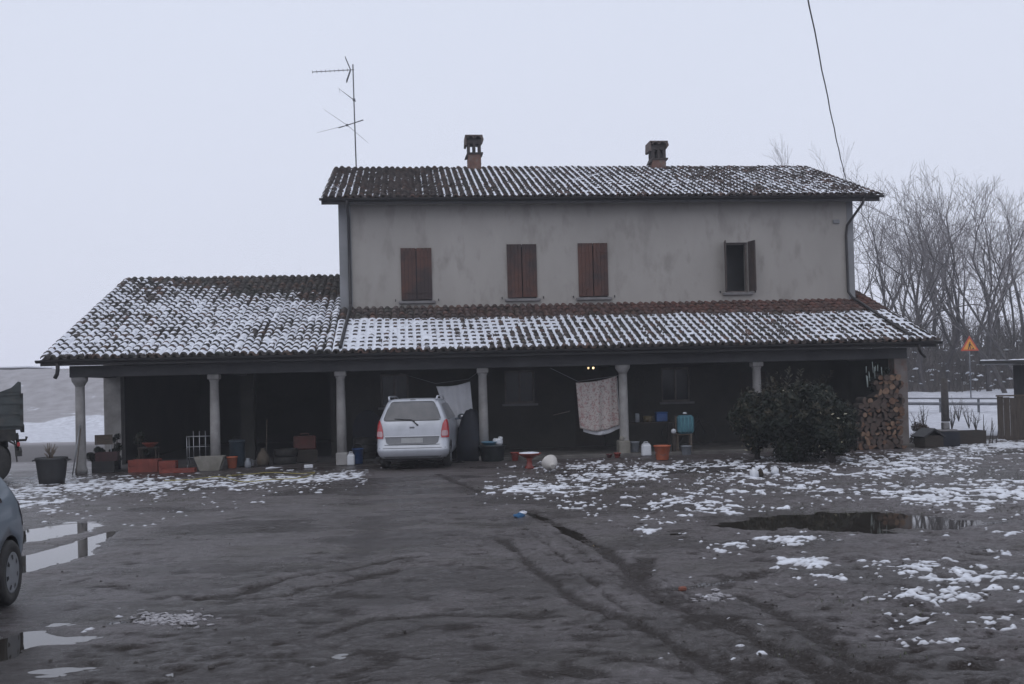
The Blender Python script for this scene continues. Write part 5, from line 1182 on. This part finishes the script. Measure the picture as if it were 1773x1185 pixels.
# shrubs by the right half of the porch
def spray(root, n, rad, h, seed, mat, up=0):
    """snow flecks and pale leaves caught in the branches"""
    r = np.random.default_rng(seed); b = MB()
    for i in range(n):
        a = r.uniform(math.pi, 2 * math.pi); q = r.uniform(.5, .98); z_ = h * r.uniform(.15, .85); f = math.sqrt(max(0, 1 - (2 * z_ / h - 1) ** 2))
        p = Vector((rad[0] * q * f * math.cos(a), rad[1] * q * f * math.sin(a), z_ + up)); s = r.uniform(.02, .05)
        t1 = Vector(r.normal(0, 1, 3)).normalized(); t2 = t1.orthogonal().normalized()
        b.add([p - t1 * s, p + t2 * s * .5, p + t1 * s, p - t2 * s * .5], [(0, 1, 2, 3)])
    b.build('pale_leaves', mat, root)
bu = leafy('evergreen_shrub', 'big dark evergreen shrub in front of the sixth column, tallest of the shrubs', 'shrub', G3(1385, 798), None, (1.15, .85), 2.1, 21000, [M['leaf'], M['leaf'], M['leaf2']], 21, 34, .05, 14, shoots=110)
spray(bu, 40, (.95, .85), 2.1, 3, M['paleleaf'])
bu2 = leafy('evergreen_shrub', 'leafy shrub with dry brown and pale leaves, left of the big evergreen shrub', 'shrub', G3(1312, 795), None, (.62, .6), 1.75, 9000, [M['leaf'], M['leaf2'], M['leaf2']], 22, 20, .05, 10, shoots=60)
spray(bu2, 60, (.56, .6), 1.6, 4, M['paleleaf']); spray(bu2, 26, (.5, .6), 1.5, 5, M['logend'])
bu3 = leafy('evergreen_shrub', 'round dark shrub low at the right of the big evergreen shrub', 'shrub', G3(1440, 800), None, (.6, .6), 1.6, 10000, [M['leaf'], M['leaf'], M['leaf2']], 23, 20, .045, 10, shoots=60)
spray(bu3, 22, (.5, .6), 1.5, 6, M['paleleaf'])
# crumpled white bags in the yard
for (px, py, s_, lb_) in ((1306, 827, 1.0, 'crumpled white bag with a shadow clod on its right, on the snow before the shrubs'), (1342, 820, .85, 'upright crumpled white bag on the snow right of another white bag')):
    o = MB().lathe([(.085, 0), (.10, .04), (.085, .12), (.05, .17), (.03, .20), (.001, .20)], n=12).build('plastic_bag', M['white'], None, jit=.018); o.scale = (s_ * .95, s_ * .9, s_ * .95); p = G3(px, py); o.location = (p.x, p.y, p.z); tag(o, lb_, 'bag')
    if s_ == 1:
        o = MB().lathe([(.04, 0), (.06, .05), (.04, .14), (.001, .17)], n=10).build('shadow_clod', M['soil'], None, jit=.012); tag(place(o, (p.x + .13, p.y + .03, p.z)), 'dark clod added as the shadow beside the left white bag', 'clod')  # dark lump put in to stand for the bag's shadow
o = MB().lathe([(.08, 0), (.09, .02), (.05, .05), (.001, .06)], n=10).build('blue_rag', pm('blue_rag_cloth', (.03, .12, .26), (.02, .07, .15), 6, .9), None, jit=.02); tag(place(o, G3(900, 893)), 'small blue rag with snow on it in the middle of the yard', 'rag')
o = MB().lathe([(.06, 0), (.06, .02), (.001, .04)], n=9).build('snow_lump', M['snow'], None, jit=.015); p = G3(906, 887); tag(place(o, p), 'little lump of snow just behind the blue rag', 'snow lump')
for (px, py, lb_) in ((1024, 1029, 'brick fragment with one red face lying in the churned mud on the right'),):
    pass
o = MB().box((0, 0, .03), (.07, .05, .04), rz=.4, bev=.01).build('brick_fragment', pm('broken_brick', (.20, .07, .045), (.13, .05, .035), 8, .85)); tag(place(o, G3(1182, 1024)), 'orange-red brick fragment half sunk in the churned mud on the right', 'brick')
# low clutter to the right of the pier
kn = thing('dog_kennel', 'dark little kennel with a pitched roof right of the brick pier', 'kennel', at(1608, 775, 27.5) * 1.0, rz0 + .1); kn.location.z = 0
MB().span((-.28, -.25, 0), (.28, .25, .32)).build('kennel_box', M['darkwood'], kn); MB().prism([(-.34, .30), (0, .52), (.34, .30), (.30, .27), (0, .47), (-.30, .27)], -.3, .3, 1).build('roof', M['black'], kn)
def planter(px, py, Y, L_, W_, H_, label, mat, soil=True):
    p = at(px, py, Y); t__ = thing('planter_box', label, 'planter', (p.x, p.y, gh(p.x, p.y)), rz0)
    MB().span((-L_ / 2, -W_ / 2, 0), (L_ / 2, -W_ / 2 + .04, H_)).span((-L_ / 2, W_ / 2 - .04, 0), (L_ / 2, W_ / 2, H_)).span((-L_ / 2, -W_ / 2 + .04, 0), (-L_ / 2 + .04, W_ / 2 - .04, H_)).span((L_ / 2 - .04, -W_ / 2 + .04, 0), (L_ / 2, W_ / 2 - .04, H_)).build('box_sides', mat, t__)
    MB().span((-L_ / 2 + .04, -W_ / 2 + .04, 0), (L_ / 2 - .04, W_ / 2 - .04, H_ - .05)).build('soil', M['soil'], t__); return t__
planter(1636, 776, 28.2, .62, .5, .40, 'dark box right of the kennel with a snowy lid', M['navy'])
o = MB().span((-.26, -.2, 0), (.26, .2, .06), bev=.02).span((-.1, -.1, .06), (.08, .08, .26), bev=.02).build('stone_slab', M['sill']); p = at(1638, 760, 28.2); tag(place(o, (p.x, p.y, gh(p.x, p.y) + .405)), 'pale slab with a small block on it, lying on the dark box', 'slab')
planter(1676, 776, 28.6, .85, .45, .38, 'long dark planter box between the snowy-lidded box and the bare canes', M['darkwood'])
for i, (px, L_, dx) in enumerate(((1702, .85, .06), (1708, .6, -.05), (1713, .75, .12), (1719, .65, .03), (1698, .5, -.1), (1725, .5, .1))):
    p = at(px, 778, 28.5); z_ = gh(p.x, p.y)
    b = MB().tube([(0, 0, 0), (dx * .6, 0, L_ * .5), (dx, .03, L_)], [.014, .012, .006], 6).tube([(dx * .6, 0, L_ * .5), (dx * .6 + .12, .05, L_ * .8)], [.007, .003], 5)
    tag(place(b.build('bare_cane', M['bark']), (p.x, p.y, z_)), 'bare leaning cane at the end of the long dark planter', 'cane', 'bare canes right of the long planter')
leafy('garden_bush', 'reddish brown low bush between the brick pier and the kennel', 'bush', HP(21.5, .3, 0), None, (.42, .35), .62, 3000, [pm('russet_leaf', (.05, .025, .022), (.035, .03, .02), 5, .7), M['leaf2']], 33, 12, .03)
for i, (px, py, hh) in enumerate(((1648, 745, .95), (1678, 742, .9), (1690, 746, .7), (1660, 730, 1.1), (1600, 745, 1.0), (1590, 750, .8))):
    p = gpt(px, py); b = MB(); rr = random.Random(i)
    for k in range(7):
        q = Vector((rr.uniform(-.25, .25), rr.uniform(-.2, .2), hh * rr.uniform(.6, 1))); md_ = q * .5 + Vector((rr.uniform(-.04, .04), 0, 0))
        b.tube([(0, 0, 0), md_, q], [.014, .010, .004], 5)
        for j in range(3): b.tube([md_.lerp(q, j / 3), md_.lerp(q, j / 3) + Vector((rr.uniform(-.2, .2), rr.uniform(-.1, .1), rr.uniform(.05, .2)))], [.006, .002], 4)
    tag(place(b.build('bare_bush', M['bark']), (p.x, p.y, gh(p.x, p.y))), 'small leafless bush on the snow right of the house', 'bush', 'leafless bushes on the snow right of the house')
# pole, crash barrier, warning sign
p = at(1637, 727, 43); z0 = gh(p.x, p.y); zt1 = at(1637, 655, 43).z
tag(place(MB().tube([(0, 0, 0), (0, 0, 1.0), (0, 0, zt1 - z0)], [.17, .15, .14], 12).build('timber_post', M['bark']), (p.x, p.y, z0)), 'thick dark post standing in the snowy field right of the house', 'post')
gr = thing('crash_barrier', 'long low two-rail crash barrier across the snowy field on the right', 'barrier', (0, 0, 0))
a_, b_ = at(1500, 697, 50), at(1900, 698, 48)
MB().tube([a_ + Vector((0, 0, -.06)), b_ + Vector((0, 0, -.06))], .075, 6).build('rail', M['steel'], gr); MB().tube([a_ + Vector((0, 0, .20)), b_ + Vector((0, 0, .20))], .04, 6).build('rail', M['steel'], gr)
for k in range(7):
    q = a_.lerp(b_, k / 6); g0 = gh(q.x, q.y); MB().span((q.x - .05, q.y + .07, g0 - .1), (q.x + .05, q.y + .14, q.z + .24)).build('barrier_post', M['steel'], gr)
p = at(1679, 640, 55); g0 = gh(p.x, p.y); zc = at(1679, 599, 55)
sg = thing('warning_sign', 'triangular orange roadworks warning sign on a post before the bare trees', 'sign', (zc.x, zc.y, g0))
hh = zc.z - g0; s3 = .50
def tri(s): return [(-s, -s * .55), (s, -s * .55), (s * .0, s * 1.1)]
MB().tube([(0, .05, 0), (0, .05, hh)], .035, 8).build('sign_post', M['steel'], sg)
MB().prism([(x, z_ + hh) for x, z_ in tri(s3)], 0, .02, 1).build('red_border', pm('sign_red', (.42, .06, .03), None, rough=.5), sg)
MB().prism([(x, z_ + hh) for x, z_ in tri(s3 * .72)], -.006, -.001, 1).build('yellow_field', pm('sign_yellow', (.60, .26, .03), None, rough=.5), sg)
f = MB().prism([(-.02, hh + .15), (.04, hh + .15), (.045, hh + .21), (-.015, hh + .21)], -.012, -.008, 1).prism([(-.05, hh + .13), (.05, hh + .13), (.03, hh - .04), (-.06, hh - .02)], -.012, -.008, 1).prism([(-.06, hh - .02), (-.01, hh - .03), (-.06, hh - .19), (-.11, hh - .19)], -.012, -.008, 1).prism([(0, hh - .03), (.03, hh - .04), (.08, hh - .19), (.03, hh - .19)], -.012, -.008, 1).prism([(.05, hh + .1), (.16, hh - .04), (.14, hh - .06), (.03, hh + .06)], -.012, -.008, 1).prism([(.12, hh - .19), (.24, hh - .19), (.18, hh - .08)], -.012, -.008, 1)
f.build('worker_symbol', M['black'], sg)
# shed on the right edge
sp = at(1728, 753, 30)
sh = thing('garden_shed', 'low shed with dark flat overhanging roof and brown plank wall at the right edge', 'shed', (sp.x, sp.y, gh(sp.x, sp.y)), R(-28))
MB().span((.45, .3, 0), (5, 3.5, 2.2)).build('shed_wall', pm('shed_dark_boards', (.035, .036, .042), (.022, .022, .026), 3, .85, bump=.004, stretch=(8, 8, 1)), sh)
b = MB()
for k in range(26): b.span((.0 + k * .17, 0, .0), (.165 + k * .17, .05, 1.28 - .02 * (k % 3)))
for k in range(3): b.span((0, .05 + k * .1, 0), (.05, .145 + k * .1, 1.28))
b.build('plank_wall', pm('weathered_planks', (.085, .07, .06), (.055, .045, .04), 4, .9, bump=.004, stretch=(5, 5, .6)), sh)
MB().span((-.03, -.03, 1.285), (4.6, .1, 1.33)).build('plank_capping', M['wood'], sh)
MB().prism([(-.42, 2.27), (5.2, 2.15), (5.2, 2.30), (-.42, 2.36)], -.25, 3.8, 1).build('roof', M['black'], sh)
nS = 60; vv = []
for k in range(nS + 1):
    x = -.40 + k * 5.4 / nS; e = .02 * math.sin(k * 2.1) + .03 * math.sin(k * .7)
    for (y_, z_) in ((-.25 + abs(e), 2.35 - x * .012 + .002), (-.2, 2.375 - x * .012 + e * .4), (3.7, 2.38 - x * .012)): vv.append((x, y_, z_))
MB().add(vv, [(k * 3 + j, k * 3 + 3 + j, k * 3 + 4 + j, k * 3 + 1 + j) for k in range(nS) for j in range(2)], True).build('snow_cap', M['snow'], sh)
# far pale building in the fog on the left
p = at(30, 646, 108); fb = thing('far_building', 'faint pale flat building on the foggy skyline at the far left', 'building', (p.x, p.y, gh(p.x, p.y)), 0)
MB().span((-9, 0, -4), (1.0, 6, .55)).build('wall', M['sill'], fb); MB().span((-9.2, -.2, .55), (1.2, 6.2, .68)).build('roof', M['snow'], fb); MB().span((-6, -.05, -.3), (-3, -.001, .3)).build('window', M['glass'], fb)

# ------------------------------------------------------------------ trees
def skeleton(rg, h, spread, stems, depth=5, bend=.19):
    segs = []   # (p0, p1, r0, r1, level)
    def grow(p, d, L_, r, lv):
        n = 4 if lv < 2 else 3; q = p
        for i in range(n):
            d2 = d + Vector(rg.normal(0, bend, 3)) + Vector((0, 0, .03)); d2.normalize()
            q2 = q + d2 * (L_ / n); r2 = r * (1 - .55 * (i + 1) / n); r1_ = r * (1 - .55 * i / n)
            segs.append((q, q2, r1_, r2, lv)); q, d = q2, d2
            if lv < depth and i >= (1 if lv == 0 else 0):
                for k in range(0 if (lv >= 2 and rg.random() < .22) else 1):
                    ax = Vector(rg.normal(0, 1, 3)); ax = (ax - d * ax.dot(d)).normalized(); a = rg.uniform(.30, .75) * spread
                    nd = (d * math.cos(a) + ax * math.sin(a) + Vector((0, 0, .14))).normalized()
                    grow(q, nd, L_ * rg.uniform(.48, .70) * (1 if lv else .85), r2 * .62, lv + 1)
        if lv < depth: grow(q, d, L_ * .55, r * .45, lv + 1)
    for s in range(stems):
        a = s * 6.28 / stems + rg.uniform(-.5, .5); t__ = rg.uniform(.10, .34) * (1 if stems > 1 else .2)
        grow(Vector((0, 0, 0)), Vector((math.cos(a) * t__, math.sin(a) * t__, 1)).normalized(), h * rg.uniform(.55, .70), h * .0105 * (1.2 if stems == 1 else 1), 0)
    return segs
def seg_mesh(name, segs, mat, parent, rmin):
    A = np.array([s[0] for s in segs]); B = np.array([s[1] for s in segs]); ra = np.array([s[2] for s in segs]); rb = np.array([s[3] for s in segs])
    ra = np.maximum(ra, rmin); rb = np.maximum(rb, rmin * .8)
    D = B - A; D /= np.linalg.norm(D, axis=1)[:, None] + 1e-9
    ref = np.where(np.abs(D[:, 2:3]) > .9, np.array([[1., 0, 0]]), np.array([[0, 0, 1.]])); U_ = np.cross(D, ref); U_ /= np.linalg.norm(U_, axis=1)[:, None]; W_ = np.cross(D, U_)
    k = 4; P = []
    for C, r in ((A, ra), (B, rb)):
        for a in range(k): th = 2 * math.pi * a / k; P.append(C + (U_ * math.cos(th) + W_ * math.sin(th)) * r[:, None])
    P = np.stack(P, 1).reshape(-1, 3); n = len(A); base = (np.arange(n) * 2 * k)[:, None]
    Qq = np.concatenate([base + np.array([a, (a + 1) % k, k + (a + 1) % k, k + a]) for a in range(k)])
    return np_mesh(name, P, Qq, mat, parent, smooth=True)
tmpl = []
def make_tree(seed, h, spread, stems, depth=4, rmin=.008):
    rg = np.random.default_rng(seed); segs = skeleton(rg, h, spread, stems, depth)
    top = max(s[1].z for s in segs); k = h / top; segs = [(a * k, b * k, r1, r2, l) for a, b, r1, r2, l in segs]
    root = thing('bare_tree', '', 'tree')
    seg_mesh('trunk', [s for s in segs if s[4] <= 1], M['treebark'], root, .028); seg_mesh('crown', [s for s in segs if s[4] > 1], M['twig'], root, rmin)
    return root
V1 = [make_tree(101, 14, 1.05, 3), make_tree(102, 14, .9, 2), make_tree(103, 14, .8, 1), make_tree(104, 14, 1.1, 2), make_tree(105, 14, .6, 1), make_tree(106, 14, .95, 2)]
used = set()
TR = [  # px, base depth, height top py, variant, label
    (1545, 58, 272, 0, 'broad bare tree with spreading limbs just right of the house, nearest of the trees'),
    (1500, 66, 330, 5, 'thin bare tree tight against the right corner of the house'),
    (1600, 60, 292, 1, 'tall bare tree with upswept limbs, second from the house'),
    (1585, 72, 350, 3, None), (1640, 62, 310, 2, 'slim bare tree left of the warning sign'),
    (1625, 74, 345, 1, None), (1668, 66, 330, 3, 'bushy bare tree right above the warning sign'), (1690, 76, 345, 5, None),
    (1712, 60, 332, 4, 'slender straight bare tree in the gap between the sign and the shed'), (1740, 58, 325, 2, 'slim bare tree above the left end of the shed roof'), (1765, 56, 330, 0, 'broad bare tree at the right edge of the picture'),
    (1725, 74, 350, 0, None), (1755, 72, 340, 1, None), (1655, 78, 350, 4, None), (1520, 78, 380, 2, None), (1565, 80, 370, 4, None), (1610, 82, 360, 5, None), (1800, 70, 340, 3, None),
    (1682, 84, 350, 2, None), (1775, 82, 345, 4, None), (1535, 70, 400, 4, None), (1702, 70, 410, 2, None),
    (1382, 100, 232, 4, 'hazy treetop showing above the right end of the main roof, left of two'), (1420, 102, 238, 2, 'hazy treetop showing above the right end of the main roof, right of two')]
for i, (px, Y, ty_, v_, lb_) in enumerate(TR):
    p = at(px, 650, Y); g0 = gh(p.x, p.y); ht = at(px, ty_ - (26 if Y < 99 else 4), Y).z - g0; s_ = ht / 14
    o = V1[v_] if v_ not in used else dup(V1[v_]); used.add(v_)
    o.location = (p.x, p.y, g0 - .1); o.rotation_euler = (0, 0, i * 2.1); wx = .62 if Y > 99 else 1; o.scale = (s_ * (1 if i % 2 else .9) * wx, s_ * wx, s_)
    o['label'] = lb_ or 'bare tree in the back rows of the misty wood behind the warning sign'; o['group'] = 'bare trees right of the house'
# undergrowth on the bank: one tangled mass
rg = np.random.default_rng(5); segs = []
for i in range(3000):
    x = rg.uniform(16, 66); y_ = rg.uniform(60, 80); 
    if abs(x / y_ - .28) > 3: continue
    g0 = gh(x, y_); h_ = rg.uniform(.8, 3.0) * (1 if rg.random() < .85 else 1.6); p = Vector((x, y_, g0)); d = Vector((rg.normal(0, .25), rg.normal(0, .25), 1)).normalized()
    for k in range(4):
        q = p + d * h_ / 4; segs.append((p, q, .03 * (1 - k / 5), .03 * (1 - (k + 1) / 5), 0))
        for j in range(3):
            e = (d + Vector(rg.normal(0, .6, 3))).normalized(); segs.append((q, q + e * h_ * rg.uniform(.12, .3), .010, .006, 1))
        p = q; d = (d + Vector(rg.normal(0, .15, 3))).normalized()
struct(seg_mesh('undergrowth', segs, M['brush'], None, .010), 'stuff')
b = MB()
for i in range(330):
    x = rg.uniform(18, 52); y_ = rg.uniform(58, 70); s_ = .05 + .20 * rg.random() ** 2; z_ = gh(x, y_) + rg.uniform(.1, 1.5)
    b.lathe([(s_, 0), (s_ * .8, s_ * .2), (.001, s_ * .32)], (x, y_, z_), 7)
struct(b.build('snow_clumps', M['snow'], None, jit=.05), 'stuff')
# yard litter: clods, stones and bits of ice
b = MB(); b2_ = MB(); rg = np.random.default_rng(8)
def clod(B, x, y_, s_):
    g0 = gh(x, y_); Mr = Matrix.Rotation(rg.uniform(0, 6), 4, 'Z'); B.lathe([(s_ * .8, -s_ * .3), (s_, 0), (s_ * .75, s_ * .45), (.001, s_ * .6)], (x, y_, g0), 7, M=Mr @ Matrix.Scale(rg.uniform(.5, 1), 4, (0, 1, 0)), smooth=False)
for i in range(700):
    px, py = rg.uniform(60, 1773), rg.uniform(830, 1185); p = gpt(px, py)
    if rg.random() < (.8 if px > 900 + (py - 850) * .9 else .3): clod(b, p.x, p.y, rg.uniform(.005, .018) * (1 if rg.random() < .93 else 1.8))
struct(b.build('mud_clods', pm('wet_clod', (.05, .043, .04), (.03, .026, .024), 12, .6), None, jit=.003), 'stuff')
for (cx, cy_, rx, ry, n) in ((300, 1072, 62, 11, 150), (255, 1068, 25, 7, 30), (1235, 1034, 45, 8, 40)):
    for i in range(n):
        p = gpt(cx + rg.normal(0, .5) * rx, cy_ + rg.normal(0, .5) * ry); s_ = rg.uniform(.012, .026); b2_.box((p.x, p.y, gh(p.x, p.y) + .004), (s_ * 2.6, s_ * 1.1, .010), rz=random.choice((.7, -.8)) + rg.normal(0, .15))
struct(b2_.build('ice_fragments', pm('dirty_ice', (.34, .33, .35), (.22, .21, .22), 20, .5), None, jit=.003), 'stuff')
# grass along the edges
gv = []; gf = []
for (x0, y0_, x1, y1_, n) in ((10, 835, 360, 878, 1800), (380, 818, 640, 836, 700), (840, 812, 1300, 860, 1700), (1180, 800, 1773, 850, 2200), (1300, 870, 1773, 890, 500), (1470, 775, 1773, 800, 900), (1330, 1030, 1600, 1140, 160)):
    for i in range(n):
        p = gpt(rg.uniform(x0, x1), rg.uniform(y0_, y1_)); p.z = gh(p.x, p.y) - .005
        if vn(np.array([p.x * 1.3]), np.array([p.y * 1.3]), 4)[0] < .45: continue
        for k in range(2):
            h_ = rg.uniform(.012, .038); a = rg.uniform(0, 6.28); l_ = Vector((math.cos(a), math.sin(a), 0)); q = p + Vector((rg.normal(0, .02), rg.normal(0, .02), 0)); i0 = len(gv); w_ = l_.cross(Vector((0, 0, 1))) * .004
            gv += [q - w_, q + w_, q + l_ * h_ * .6 + Vector((0, 0, h_))]; gf.append((i0, i0 + 1, i0 + 2))
struct(np_mesh('grass', np.array([tuple(v) for v in gv]), np.array(gf), M['grass']), 'stuff')
